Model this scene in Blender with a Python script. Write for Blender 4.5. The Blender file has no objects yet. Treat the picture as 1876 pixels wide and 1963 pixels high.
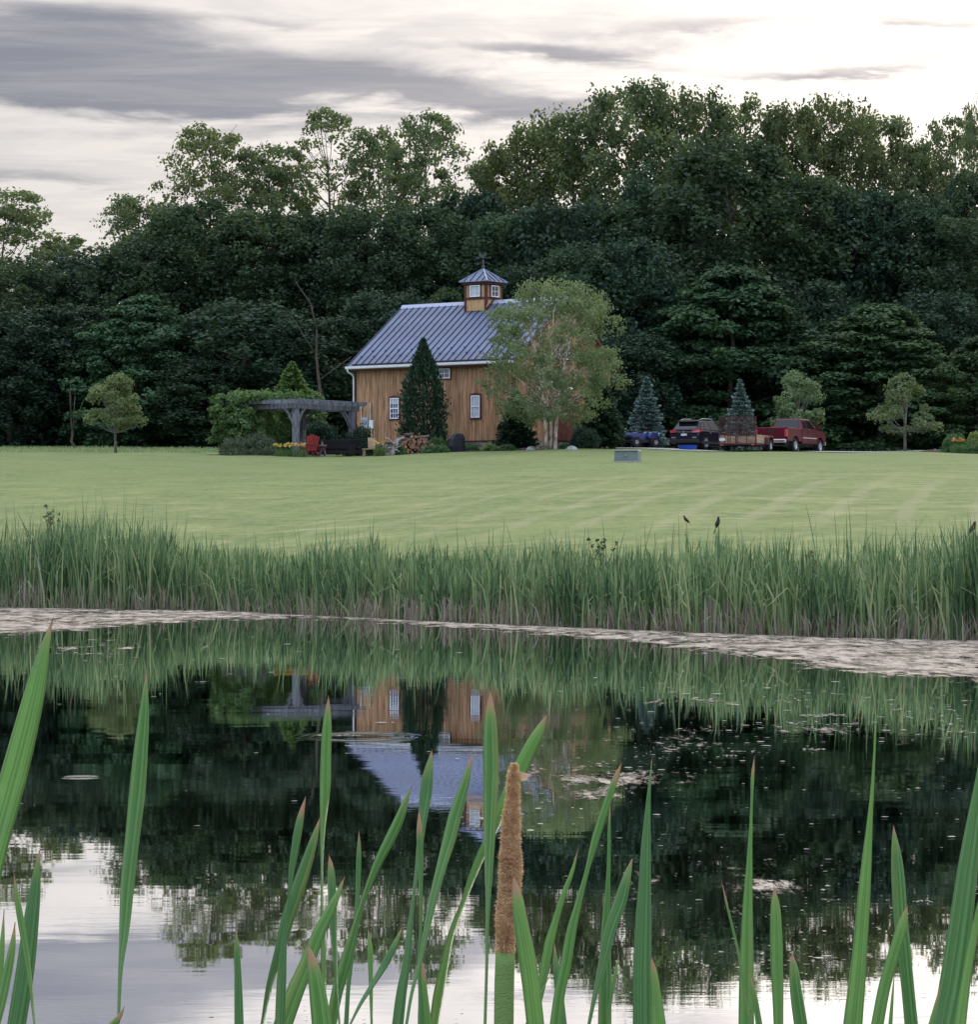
import bpy, math, random
import numpy as np
from mathutils import Vector, Matrix
R_ = math.radians
scene = bpy.context.scene
COL = scene.collection
rnd = random.Random(7)

# ---------------------------------------------------------------- camera
F = 5564.0      # focal length in picture units (picture 1876 wide, 1963 high)
CX, HZ, CAMZ = 938.0, 1002.0, 1.8
cam_d = bpy.data.cameras.new('camera'); cam = bpy.data.objects.new('camera', cam_d); COL.objects.link(cam)
cam.location = (0, 0, CAMZ); cam.rotation_euler = (R_(90), 0, 0)
cam_d.sensor_fit = 'HORIZONTAL'; cam_d.sensor_width = 36.0; cam_d.lens = 36.0*F/1876.0
cam_d.shift_y = (HZ-981.5)/1876.0/1.0*1.0*(1876.0/1963.0)*(1963.0/1876.0)
cam_d.clip_start = 0.1; cam_d.clip_end = 5000
scene.camera = cam

# ---------------------------------------------------------------- node helpers
class NT:
    def __init__(s, tree): s.t = tree; s.n = tree.nodes; s.l = tree.links
    def node(s, kind, **kw):
        nd = s.n.new(kind)
        for k, v in kw.items(): setattr(nd, k, v)
        return nd
    def put(s, sock, v):
        if v is None: return
        if isinstance(v, bpy.types.NodeSocket): s.l.new(v, sock)
        elif isinstance(v, (tuple, list)) and len(v) == 3 and sock.type == 'RGBA': sock.default_value = (*v, 1)
        else: sock.default_value = v
    def m(s, op, a, b=None, c=None, clamp=False):
        nd = s.node('ShaderNodeMath', operation=op, use_clamp=clamp)
        s.put(nd.inputs[0], a); s.put(nd.inputs[1], b); s.put(nd.inputs[2], c)
        return nd.outputs[0]
    def mix(s, f, a, b, blend='MIX'):
        nd = s.node('ShaderNodeMix', data_type='RGBA', blend_type=blend)
        s.put(nd.inputs[0], f); s.put(nd.inputs[6], a); s.put(nd.inputs[7], b)
        return nd.outputs[2]
    def noise(s, vec, scale, detail=4, rough=.55, dist=0, out=0):
        nd = s.node('ShaderNodeTexNoise'); s.put(nd.inputs['Vector'], vec)
        nd.inputs['Scale'].default_value = scale; nd.inputs['Detail'].default_value = detail
        nd.inputs['Roughness'].default_value = rough; nd.inputs['Distortion'].default_value = dist
        return nd.outputs[out]
    def ramp(s, v, a, b, lo=0.0, hi=1.0, smooth=True):
        nd = s.node('ShaderNodeMapRange', interpolation_type='SMOOTHSTEP' if smooth else 'LINEAR')
        s.put(nd.inputs[0], v)
        for i, x in enumerate((a, b, lo, hi)): s.put(nd.inputs[i+1], x)
        return nd.outputs[0]
    def comb(s, x, y, z):
        nd = s.node('ShaderNodeCombineXYZ'); s.put(nd.inputs[0], x); s.put(nd.inputs[1], y); s.put(nd.inputs[2], z); return nd.outputs[0]
    def sep(s, v):
        nd = s.node('ShaderNodeSeparateXYZ'); s.put(nd.inputs[0], v); return nd.outputs
    def vmul(s, v, k):
        nd = s.node('ShaderNodeVectorMath', operation='MULTIPLY'); s.put(nd.inputs[0], v); s.put(nd.inputs[1], k); return nd.outputs[0]

# ---------------------------------------------------------------- sky, sun, exposure
SUN_EL, SUN_AZ = R_(15), R_(27)          # azimuth measured from +Y towards +X
SKY_STRENGTH = 0.10
w = bpy.data.worlds.new('World'); scene.world = w; w.use_nodes = True
T = NT(w.node_tree); T.n.clear()
out = T.node('ShaderNodeOutputWorld'); bg = T.node('ShaderNodeBackground')
T.l.new(bg.outputs[0], out.inputs[0]); bg.inputs['Strength'].default_value = SKY_STRENGTH
nish = T.node('ShaderNodeTexSky', sky_type='NISHITA'); nish.sun_disc = False
nish.sun_elevation = SUN_EL; nish.sun_rotation = SUN_AZ; nish.air_density = 1.0; nish.dust_density = 1.5
d = T.node('ShaderNodeTexCoord').outputs['Generated']
X, Y, Z = T.sep(d)
zc = T.m('MAXIMUM', Z, 0.0)
az = T.m('ARCTAN2', X, Y); el = T.m('ARCSINE', zc)
zz = T.m('ADD', zc, 0.035)
P = T.comb(T.m('DIVIDE', X, zz), T.m('DIVIDE', Y, zz), 0.0)
n1 = T.noise(P, 0.95, 7, .6, .4); n2 = T.noise(P, 3.2, 6, .62, .5); n3 = T.noise(P, 0.33, 3, .5, .3)
azw = T.m('ADD', az, T.m('MULTIPLY', T.m('SUBTRACT', n1, .5), .20))
elw = T.m('ADD', el, T.m('ADD', T.m('MULTIPLY', T.m('SUBTRACT', n1, .5), .030), T.m('MULTIPLY', T.m('SUBTRACT', n2, .5), .012)))
def blob(px, py, sx, sy, amp, slope=0.0):
    a0, e0 = (px-CX)/F, (HZ-py)/F
    da = T.m('SUBTRACT', azw, a0)
    de = T.m('ADD', T.m('SUBTRACT', elw, e0), T.m('MULTIPLY', da, slope))
    q = T.m('ADD', T.m('POWER', T.m('ABSOLUTE', T.m('DIVIDE', da, sx/F)), 2.0), T.m('POWER', T.m('ABSOLUTE', T.m('DIVIDE', de, sy/F)), 2.0))
    return T.m('MULTIPLY', T.m('EXPONENT', T.m('MULTIPLY', q, -1.0)), amp)
bl = [blob(120, 135, 430, 72, 1.2, .06), blob(560, 190, 420, 62, 1.15, .10), blob(960, 225, 200, 24, .75), blob(60, 342, 300, 20, .65), blob(1130, 98, 210, 24, .95, .05),
      blob(1560, 160, 200, 12, .85), blob(1700, 66, 240, 14, .6), blob(330, 270, 330, 18, .25), blob(1360, 55, 150, 18, .55), blob(820, 130, 240, 30, .45), blob(60, 50, 330, 22, .5), blob(560, 60, 260, 12, .35)]
s_ = bl[0]
for b_ in bl[1:]: s_ = T.m('ADD', s_, b_)
dark = T.ramp(T.m('ADD', s_, T.m('ADD', T.m('MULTIPLY', T.m('SUBTRACT', n2, .5), 1.3), T.m('MULTIPLY', T.m('SUBTRACT', n1, .5), .7))), .12, 1.0)
# the rest of the sky: broken cloud sheet going on in every direction
outside = T.ramp(T.m('ABSOLUTE', az), .25, .6)
gen = T.ramp(T.m('ADD', T.m('MULTIPLY', n1, .65), T.m('MULTIPLY', n3, .35)), .44, .66)
high = T.ramp(el, .26, .45)
dark = T.m('MAXIMUM', dark, T.m('MULTIPLY', T.m('MAXIMUM', outside, high), T.m('MULTIPLY', gen, .75)))
# glow around the hidden sun
sdir = (math.sin(SUN_AZ)*math.cos(SUN_EL), math.cos(SUN_AZ)*math.cos(SUN_EL), math.sin(SUN_EL))
dot = T.node('ShaderNodeVectorMath', operation='DOT_PRODUCT'); T.l.new(d, dot.inputs[0]); dot.inputs[1].default_value = (math.sin(R_(15))*math.cos(R_(10)), math.cos(R_(15))*math.cos(R_(10)), math.sin(R_(10)))
glow = T.m('POWER', T.m('MAXIMUM', dot.outputs['Value'], 0.0), 22.0)
east = T.ramp(dot.outputs['Value'], .80, -.35)            # away from the sunset the sky turns cooler
lightc = T.mix(glow, (.475, .448, .428), (.98, .89, .79))
lightc = T.mix(east, lightc, (.42, .475, .57))
lightc = T.mix(T.m('MULTIPLY', T.ramp(n2, .42, .62), .30), lightc, T.mix(east, (.37, .368, .375), (.37, .43, .53)))
darkc = T.mix(glow, (.138, .150, .182), (.33, .31, .33))
darkc = T.mix(east, darkc, (.24, .29, .39))
n4 = T.noise(T.vmul(P, (.55, 1.6, 1)), 2.6, 7, .66, .8)
darkc = T.mix(T.ramp(n4, .38, .68, 0, .34), darkc, T.mix(.55, darkc, lightc))
lightc = T.mix(T.ramp(n4, .48, .64, 0, .28), lightc, T.mix(.6, lightc, darkc))
cl = T.mix(dark, lightc, darkc)
over = T.m('ADD', T.m('ADD', T.m('MULTIPLY', T.ramp(el, .26, 1.0), 2.1), T.m('MULTIPLY', east, .55)), 1.0)      # an overcast sky brightens towards the zenith
cl = T.mix(1.0, cl, T.comb(over, over, T.m('MULTIPLY', over, 1.03)), 'MULTIPLY')
cl = T.mix(1.0, cl, (1/SKY_STRENGTH,)*3, 'MULTIPLY')
fin = T.mix(.96, nish.outputs[0], cl)
T.l.new(fin, bg.inputs['Color'])

sun_d = bpy.data.lights.new('sun', 'SUN'); sun = bpy.data.objects.new('sun', sun_d); COL.objects.link(sun)
sun_d.energy = 0.6; sun_d.angle = R_(14); sun_d.color = (1.0, .88, .74)
sun.rotation_euler = Vector(sdir).to_track_quat('Z', 'Y').to_euler(); sun.location = (40, 60, 40)
scene.view_settings.view_transform = 'Standard'; scene.view_settings.look = 'None'
scene.view_settings.exposure = 0.6; scene.view_settings.gamma = 1.0; scene.view_settings.use_curve_mapping = False
try:
    scene.cycles.max_bounces = 6; scene.cycles.diffuse_bounces = 2; scene.cycles.transparent_max_bounces = 12
    scene.cycles.transmission_bounces = 3; scene.cycles.glossy_bounces = 3
    scene.cycles.caustics_reflective = False; scene.cycles.caustics_refractive = False; scene.cycles.use_denoising = True
except Exception: pass

# ---------------------------------------------------------------- materials
MATS = {}
def mat(name, col, rough=.7, var=.15, scale=8.0, spec=.3, metal=0.0, bump=0.0, bscale=30.0, stretch=(1, 1, 1), col2=None, coat=0.0, objvar=0.0, emit=None):
    if name in MATS: return MATS[name]
    mt = bpy.data.materials.new(name); mt.use_nodes = True; t = NT(mt.node_tree)
    b = t.n['Principled BSDF']
    co = t.vmul(t.node('ShaderNodeTexCoord').outputs['Object'], stretch)
    nz = t.noise(co, scale, 5, .6)
    c2 = col2 if col2 else tuple(c*(1-var*1.6) for c in col)
    c1 = tuple(min(1, c*(1+var)) for c in col)
    c = t.mix(t.ramp(nz, .32, .68), c2, c1)
    if objvar:
        oi = t.node('ShaderNodeObjectInfo').outputs['Random']
        k = t.ramp(oi, 0, 1, 1-objvar, 1+objvar, False)
        c = t.mix(1.0, c, t.comb(k, k, k), 'MULTIPLY')
    t.l.new(c, b.inputs['Base Color'])
    b.inputs['Roughness'].default_value = rough; b.inputs['Metallic'].default_value = metal
    b.inputs['Specular IOR Level'].default_value = spec; b.inputs['Coat Weight'].default_value = coat
    if bump:
        bn = t.node('ShaderNodeBump'); bn.inputs['Strength'].default_value = bump; bn.inputs['Distance'].default_value = .02
        t.l.new(t.noise(co, bscale, 4, .6), bn.inputs['Height']); t.l.new(bn.outputs[0], b.inputs['Normal'])
    MATS[name] = mt; return mt

def leafmat(name, ca, cb, trans=.35, objvar=.18, rough=.6, cc=None):
    """leaves: tint attribute per leaf picks a colour between ca and cb"""
    if name in MATS: return MATS[name]
    mt = bpy.data.materials.new(name); mt.use_nodes = True; t = NT(mt.node_tree)
    b = t.n['Principled BSDF']; o = t.n['Material Output']
    at_ = t.node('ShaderNodeAttribute', attribute_name='tint').outputs['Fac']
    oi = t.node('ShaderNodeObjectInfo').outputs['Random']
    c = t.mix(at_, ca, cb)
    k = t.ramp(oi, 0, 1, 1-objvar, 1+objvar, False)
    k2 = t.ramp(t.m('FRACT', t.m('MULTIPLY', oi, 7.31)), 0, 1, 1-objvar*.6, 1+objvar*.8, False)
    c = t.mix(1.0, c, t.comb(t.m('MULTIPLY', k, k2), k, t.m('MULTIPLY', k, t.m('SUBTRACT', 2.0, k2))), 'MULTIPLY')
    t.l.new(c, b.inputs['Base Color']); b.inputs['Roughness'].default_value = rough; b.inputs['Specular IOR Level'].default_value = .25
    tr = t.node('ShaderNodeBsdfTranslucent'); t.l.new(t.mix(1.0, c, (1.25, 1.3, .75), 'MULTIPLY'), tr.inputs['Color'])
    ms = t.node('ShaderNodeMixShader'); ms.inputs[0].default_value = trans
    t.l.new(b.outputs[0], ms.inputs[1]); t.l.new(tr.outputs[0], ms.inputs[2]); t.l.new(ms.outputs[0], o.inputs['Surface'])
    MATS[name] = mt; return mt

def glassmat(name, col, rough=.05, spec=.8):
    if name in MATS: return MATS[name]
    mt = bpy.data.materials.new(name); mt.use_nodes = True; b = mt.node_tree.nodes['Principled BSDF']
    b.inputs['Base Color'].default_value = (*col, 1); b.inputs['Roughness'].default_value = rough
    b.inputs['Specular IOR Level'].default_value = spec; b.inputs['Coat Weight'].default_value = .3; b.inputs['Coat Roughness'].default_value = .02
    MATS[name] = mt; return mt

# ---------------------------------------------------------------- object helpers
def tag(o, label=None, cat=None, group=None, kind=None):
    if label: o['label'] = label
    if cat: o['category'] = cat
    if group: o['group'] = group
    if kind: o['kind'] = kind
    return o
def link(name, me, parent=None, loc=(0, 0, 0), rot=(0, 0, 0), scl=(1, 1, 1)):
    o = bpy.data.objects.new(name, me); COL.objects.link(o)
    if parent is not None: o.parent = parent
    o.location = loc; o.rotation_euler = rot; o.scale = scl
    return o
def thing(name, label, cat, loc, rz=0.0, group=None, scl=(1, 1, 1)):
    o = link(name, None, None, loc, (0, 0, rz), scl); o.empty_display_size = .3
    return tag(o, label, cat, group)
def copy_tree(o, parent=None):
    c = o.copy(); COL.objects.link(c)
    if parent is not None: c.parent = parent
    for ch in o.children: copy_tree(ch, c)
    return c

def mesh_np(name, V, Q, material, tint=None, uv=None, smooth=False):
    """numpy mesh: Q an array of equal-sized faces"""
    me = bpy.data.meshes.new(name); V = np.asarray(V, np.float32); Q = np.asarray(Q, np.int32)
    k = Q.shape[1]
    me.vertices.add(len(V)); me.vertices.foreach_set('co', V.ravel())
    me.loops.add(Q.size); me.loops.foreach_set('vertex_index', Q.ravel())
    me.polygons.add(len(Q)); me.polygons.foreach_set('loop_start', np.arange(0, Q.size, k, dtype=np.int32))
    me.polygons.foreach_set('loop_total', np.full(len(Q), k, np.int32))
    me.polygons.foreach_set('use_smooth', np.full(len(Q), bool(smooth)))
    if tint is not None:
        a = me.attributes.new('tint', 'FLOAT', 'POINT'); a.data.foreach_set('value', np.asarray(tint, np.float32))
    me.update(calc_edges=True); me.materials.append(material)
    return me

class MB:
    """collects shapes into one mesh"""
    def __init__(s): s.v = []; s.f = []; s.M = Matrix.Identity(4)
    def add(s, vs, fs):
        k = len(s.v); s.v += [tuple(s.M @ Vector(p)) for p in vs]; s.f += [tuple(i+k for i in f) for f in fs]; return s
    def box(s, x0, x1, y0, y1, z0, z1):
        return s.add([(x0, y0, z0), (x1, y0, z0), (x1, y1, z0), (x0, y1, z0), (x0, y0, z1), (x1, y0, z1), (x1, y1, z1), (x0, y1, z1)],
                     [(0, 3, 2, 1), (4, 5, 6, 7), (0, 1, 5, 4), (1, 2, 6, 5), (2, 3, 7, 6), (3, 0, 4, 7)])
    def bar(s, a, b, wx, wz, up=(0, 0, 1)):
        """box beam from a to b, wx across, wz along up"""
        a = Vector(a); b = Vector(b); dd = (b-a).normalized(); u = Vector(up)
        sd = dd.cross(u)
        if sd.length < 1e-4: sd = dd.cross(Vector((1, 0, 0)))
        sd.normalize(); u = sd.cross(dd).normalized(); sd *= wx/2; u *= wz/2
        vs = [a-sd-u, a+sd-u, a+sd+u, a-sd+u, b-sd-u, b+sd-u, b+sd+u, b-sd+u]
        return s.add(vs, [(0, 3, 2, 1), (4, 5, 6, 7), (0, 1, 5, 4), (1, 2, 6, 5), (2, 3, 7, 6), (3, 0, 4, 7)])
    def prism(s, pts, t0, t1, axis='x'):
        """closed outline pts extruded along an axis; outline in the other two axes"""
        n = len(pts)
        def mk(p, t): return (t, p[0], p[1]) if axis == 'x' else ((p[0], t, p[1]) if axis == 'y' else (p[0], p[1], t))
        vs = [mk(p, t0) for p in pts]+[mk(p, t1) for p in pts]
        fs = [tuple(range(n)), tuple(range(2*n-1, n-1, -1))]+[(i, i+n, (i+1) % n+n, (i+1) % n) for i in range(n)]
        return s.add(vs, fs)
    def tube(s, pts, rad, n=8, cap=True):
        pts = [Vector(p) for p in pts]; m_ = len(pts)
        if not hasattr(rad, '__len__'): rad = [rad]*m_
        vs = []; ref = None
        for i, p in enumerate(pts):
            t = (pts[min(i+1, m_-1)]-pts[max(i-1, 0)]).normalized()
            if ref is None: ref = Vector((1, 0, 0)) if abs(t.x) < .8 else Vector((0, 1, 0))
            a = (ref-t*ref.dot(t)).normalized(); b = t.cross(a); ref = a
            for j in range(n):
                an = 2*math.pi*j/n; vs.append(p+a*(math.cos(an)*rad[i])+b*(math.sin(an)*rad[i]))
        fs = [(i*n+j, i*n+(j+1) % n, (i+1)*n+(j+1) % n, (i+1)*n+j) for i in range(m_-1) for j in range(n)]
        if cap: fs += [tuple(range(n-1, -1, -1)), tuple(range((m_-1)*n, m_*n))]
        return s.add(vs, fs)
    def lathe(s, prof, n=16, axis='z', c=(0, 0, 0), cap=True):
        vs = []
        for r, h in prof:
            for j in range(n):
                an = 2*math.pi*j/n; a, b = r*math.cos(an), r*math.sin(an)
                p = (a, b, h) if axis == 'z' else ((h, a, b) if axis == 'x' else (a, h, b))
                vs.append((p[0]+c[0], p[1]+c[1], p[2]+c[2]))
        m_ = len(prof)
        fs = [(i*n+j, i*n+(j+1) % n, (i+1)*n+(j+1) % n, (i+1)*n+j) for i in range(m_-1) for j in range(n)]
        if cap: fs += [tuple(range(n-1, -1, -1)), tuple(range((m_-1)*n, m_*n))]
        return s.add(vs, fs)
    def frustum(s, b4, t4):
        """eight corners: four below (counterclockwise) and four above"""
        return s.add(list(b4)+list(t4), [(0, 3, 2, 1), (4, 5, 6, 7), (0, 1, 5, 4), (1, 2, 6, 5), (2, 3, 7, 6), (3, 0, 4, 7)])
    def mesh(s, name, material, smooth=False):
        me = bpy.data.meshes.new(name); me.from_pydata(s.v, [], s.f); me.materials.append(material)
        if smooth:
            for p in me.polygons: p.use_smooth = True
        me.validate(); me.update(); return me
    def build(s, name, material, parent=None, loc=(0, 0, 0), rot=(0, 0, 0), smooth=False, bevel=0.0, seg=2):
        o = link(name, s.mesh(name, material, smooth), parent, loc, rot)
        if bevel:
            md = o.modifiers.new('bevel', 'BEVEL'); md.width = bevel; md.segments = seg; md.limit_method = 'ANGLE'; md.angle_limit = R_(35)
        return o

# ---------------------------------------------------------------- terrain
BX = [-60, -30, -10.35, -5.76, -1.32, 1.45, 3.9, 5.4, 7.47, 30, 60]
BY = [72, 66, 61.4, 59.6, 53.3, 49.8, 47.0, 45.5, 44.3, 38, 34]
def bank(x): return np.interp(x, BX, BY)
def sstep(a, b, x):
    t = np.clip((x-a)/(b-a), 0, 1); return t*t*(3-2*t)
def terrain(x, y):
    x = np.asarray(x, float); y = np.asarray(y, float)
    yb = bank(x)+1.4; t = (y-yb)/(148-yb)
    zf = np.where(y > yb, .85*(1-np.exp(-(y-yb)/4.5))+4.45*np.clip(t, 0, 1), np.maximum(-1.2, .22*(y-yb)))
    g = .20*np.exp(-((x-5)/7.0)**2)-.12*np.exp(-((x+10)/6.0)**2)
    zf = zf+g*np.clip(t, 0, 1)**2
    left = sstep(8, -14, x)
    far = .032*np.clip(y-148, 0, 17)+np.clip(y-165, 0, 400)*(.045*left*np.exp(-np.clip(y-165, 0, 400)/60.))
    zf = zf+far
    und = .05*np.sin(x*.33+y*.11)*np.sin(y*.19+1.3)+.03*np.sin(x*.8-y*.27)
    zf = zf+und*np.clip(t*3, 0, 1)
    near = .35-.42*np.clip(y-0.2, -50, 4.0)            # the near shore the camera stands on
    zn = np.where(y < 4.2, np.maximum(np.minimum(near, .35+.0*near), -1.2), -1.2)
    z = np.where(y < 12, np.maximum(zf, zn), zf)
    side = sstep(38, 56, np.abs(x))
    return np.where(y < yb, z*(1-side)+side*1.0, z)
def gz(x, y): return float(terrain(x, y))
def at(px, py, Yd): return Vector(((px-CX)/F*Yd, Yd, CAMZ+(HZ-py)/F*Yd))
def on(px, Yd):
    x = (px-CX)/F*Yd; return Vector((x, Yd, gz(x, Yd)))
def hit(px, py):
    """where the line of sight through a picture point meets the far lawn"""
    ys = np.linspace(62, 200, 1400); xs = (px-CX)/F*ys; zs = CAMZ+(HZ-py)/F*ys
    k = np.argmax(terrain(xs, ys) >= zs)
    return Vector((xs[k], ys[k], gz(xs[k], ys[k])))

xs = np.concatenate([np.linspace(-700, -60, 16)[:-1], np.linspace(-60, -26, 20)[:-1], np.linspace(-26, 26, 150), np.linspace(26, 60, 20)[1:], np.linspace(60, 700, 16)[1:]])
ys = np.concatenate([np.linspace(-300, -6, 10)[:-1], np.linspace(-6, 8, 30), np.linspace(8, 34, 14)[1:], np.linspace(34, 70, 110)[1:], np.linspace(70, 200, 180)[1:], np.linspace(200, 1200, 20)[1:]])
gx, gy = np.meshgrid(xs, ys); V = np.stack([gx.ravel(), gy.ravel(), terrain(gx, gy).ravel()], 1)
nx, ny = len(xs), len(ys); ii, jj = np.meshgrid(np.arange(nx-1), np.arange(ny-1)); k0 = (jj*nx+ii).ravel()
Q = np.stack([k0, k0+1, k0+nx+1, k0+nx], 1)

def lawn_material():
    mt = bpy.data.materials.new('mown_lawn'); mt.use_nodes = True; t = NT(mt.node_tree); b = t.n['Principled BSDF']
    co = t.node('ShaderNodeTexCoord').outputs['Object']; X, Y, Z = t.sep(co)
    base = t.mix(t.ramp(t.noise(t.vmul(co, (1, 1.0, 1)), .35, 5, .6), .35, .65), (.095, .140, .045), (.150, .190, .065))
    fine = t.noise(t.vmul(co, (1, .42, 1)), 3.2, 7, .80)
    base = t.mix(t.ramp(fine, .38, .66, 0, .55), base, (.245, .255, .105))
    fine2 = t.noise(t.vmul(co, (.6, .5, 1)), 2.0, 6, .8)
    base = t.mix(t.ramp(fine2, .44, .70, 0, .16), base, (.090, .135, .045))
    # mowing: swaths run up the slope and swing right
    yy = t.m('SUBTRACT', Y, 58.0)
    cur = t.m('ADD', t.m('MULTIPLY', yy, .155), t.m('MULTIPLY', t.m('MULTIPLY', yy, yy), .00055))
    ph = t.m('ADD', t.m('SUBTRACT', X, cur), t.m('MULTIPLY', t.m('SUBTRACT', t.noise(co, .16, 3, .5), .5), 1.0))
    st = t.m('SINE', t.m('MULTIPLY', ph, 6.2832/1.9))
    line = t.ramp(st, .45, .98)
    amt = t.m('MULTIPLY', t.ramp(Y, 62, 72, .0, 1), t.ramp(Y, 88, 118, 1, .10))
    amt = t.m('MULTIPLY', amt, t.ramp(t.noise(t.vmul(co, (1, .25, 1)), .5, 3, .6), .30, .52, .3, 1))
    amt = t.m('MULTIPLY', amt, t.ramp(X, -7, 3, .35, 1))
    base = t.mix(t.m('MULTIPLY', t.m('MULTIPLY', line, amt), .30), base, (.30, .27, .17))
    dry = t.m('MULTIPLY', t.ramp(t.noise(t.vmul(co, (.5, .7, 1)), .7, 5, .7), .50, .68), t.ramp(Y, 75, 130, .42, .06))
    base = t.mix(dry, base, (.36, .315, .165))
    up = t.ramp(Y, 95, 150); base = t.mix(t.m('MULTIPLY', up, .45), base, (.125, .165, .062))
    dirt = t.m('MULTIPLY', t.ramp(Z, .35, .02), t.ramp(Y, 200, 199)); base = t.mix(dirt, base, (.045, .038, .026))
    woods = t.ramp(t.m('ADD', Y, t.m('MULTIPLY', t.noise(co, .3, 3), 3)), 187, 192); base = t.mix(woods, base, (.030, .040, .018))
    t.l.new(base, b.inputs['Base Color']); b.inputs['Roughness'].default_value = .85; b.inputs['Specular IOR Level'].default_value = .15
    bn = t.node('ShaderNodeBump'); bn.inputs['Strength'].default_value = .25; bn.inputs['Distance'].default_value = .06
    t.l.new(t.noise(co, 9, 5, .7), bn.inputs['Height']); t.l.new(bn.outputs[0], b.inputs['Normal'])
    return mt
ground = link('ground', mesh_np('ground', V, Q, lawn_material(), smooth=True)); tag(ground, kind='structure')

# ---------------------------------------------------------------- pond
RINGS = [((155-CX)/F*(CAMZ*F/(1490-HZ)), CAMZ*F/(1490-HZ), .10, .05), ((690-CX)/F*(CAMZ*F/(1412-HZ)), CAMZ*F/(1412-HZ), .42, .11)]
def water_material():
    mt = bpy.data.materials.new('pond_water'); mt.use_nodes = True; t = NT(mt.node_tree); t.n.clear()
    o = t.node('ShaderNodeOutputMaterial')
    co = t.node('ShaderNodeTexCoord').outputs['Object']; X, Y, Z = t.sep(co)
    r1 = t.noise(t.vmul(co, (.35, 1.0, 1)), 1.1, 3, .5); r2 = t.noise(t.vmul(co, (.5, 1.6, 1)), 7.0, 3, .55)
    calm = t.ramp(t.noise(t.vmul(co, (.5, 1, 1)), .35, 3, .6), .42, .62)
    h = t.m('ADD', t.m('MULTIPLY', r1, .0010), t.m('MULTIPLY', t.m('MULTIPLY', r2, .00016), t.m('ADD', calm, .25)))
    for cx_, cy_, rr, ww in RINGS:
        dx = t.m('SUBTRACT', X, cx_); dy = t.m('SUBTRACT', Y, cy_)
        dd = t.m('SQRT', t.m('ADD', t.m('MULTIPLY', dx, dx), t.m('MULTIPLY', dy, dy)))
        g = t.m('EXPONENT', t.m('MULTIPLY', t.m('POWER', t.m('ABSOLUTE', t.m('DIVIDE', t.m('SUBTRACT', dd, rr), ww)), 2.0), -1.0))
        h = t.m('ADD', h, t.m('MULTIPLY', t.m('MULTIPLY', g, t.m('SINE', t.m('MULTIPLY', dd, 70 if rr > .2 else 110))), .0009))
    bn = t.node('ShaderNodeBump'); bn.inputs['Strength'].default_value = 1.0; bn.inputs['Distance'].default_value = 1.0; t.l.new(h, bn.inputs['Height'])
    gl = t.node('ShaderNodeBsdfGlossy'); gl.inputs['Roughness'].default_value = .012; gl.inputs['Color'].default_value = (.97, .98, 1, 1)
    df = t.node('ShaderNodeBsdfDiffuse'); df.inputs['Color'].default_value = (.010, .018, .011, 1)
    fr = t.node('ShaderNodeFresnel'); fr.inputs['IOR'].default_value = 1.62
    for nd in (gl, fr): t.l.new(bn.outputs[0], nd.inputs['Normal'])
    ms = t.node('ShaderNodeMixShader'); t.l.new(t.ramp(fr.outputs[0], 0, .42, .08, 1.0, False), ms.inputs[0]); t.l.new(df.outputs[0], ms.inputs[1]); t.l.new(gl.outputs[0], ms.inputs[2])
    t.l.new(ms.outputs[0], o.inputs['Surface'])
    return mt
V = [(-60, -3, 0), (60, -3, 0), (60, 75, 0), (-60, 75, 0)]
wat = link('water', mesh_np('water', V, [[0, 1, 2, 3]], water_material())); tag(wat, kind='structure')

def algae_material():
    mt = bpy.data.materials.new('pond_scum'); mt.use_nodes = True; t = NT(mt.node_tree); b = t.n['Principled BSDF']; o = t.n['Material Output']
    co = t.node('ShaderNodeTexCoord').outputs['Object']
    cov = t.node('ShaderNodeAttribute', attribute_name='tint').outputs['Fac']
    fine = t.noise(t.vmul(co, (1, .30, 1)), 3.4, 6, .80, .3); big = t.noise(t.vmul(co, (.6, .5, 1)), .8, 5, .65, .6)
    v = t.m('ADD', t.m('MULTIPLY', fine, .68), t.m('MULTIPLY', big, .32))
    a = t.ramp(t.m('ADD', v, t.m('MULTIPLY', t.m('SUBTRACT', cov, .86), .26)), .455, .535, 0, .86)
    c = t.mix(t.ramp(t.noise(t.vmul(co, (1, .35, 1)), 2.6, 6, .8), .42, .58), (.16, .135, .105), (.50, .42, .345))
    c = t.mix(t.ramp(t.noise(t.vmul(co, (1, .6, 1)), 3, 4, .7), .52, .66, 0, .6), c, (.10, .115, .075))
    t.l.new(c, b.inputs['Base Color']); b.inputs['Roughness'].default_value = .9; b.inputs['Specular IOR Level'].default_value = .08
    tr = t.node('ShaderNodeBsdfTransparent'); ms = t.node('ShaderNodeMixShader')
    t.l.new(a, ms.inputs[0]); t.l.new(tr.outputs[0], ms.inputs[1]); t.l.new(b.outputs[0], ms.inputs[2]); t.l.new(ms.outputs[0], o.inputs['Surface'])
    return mt
def wy(py): return CAMZ*F/(py-HZ)
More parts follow.
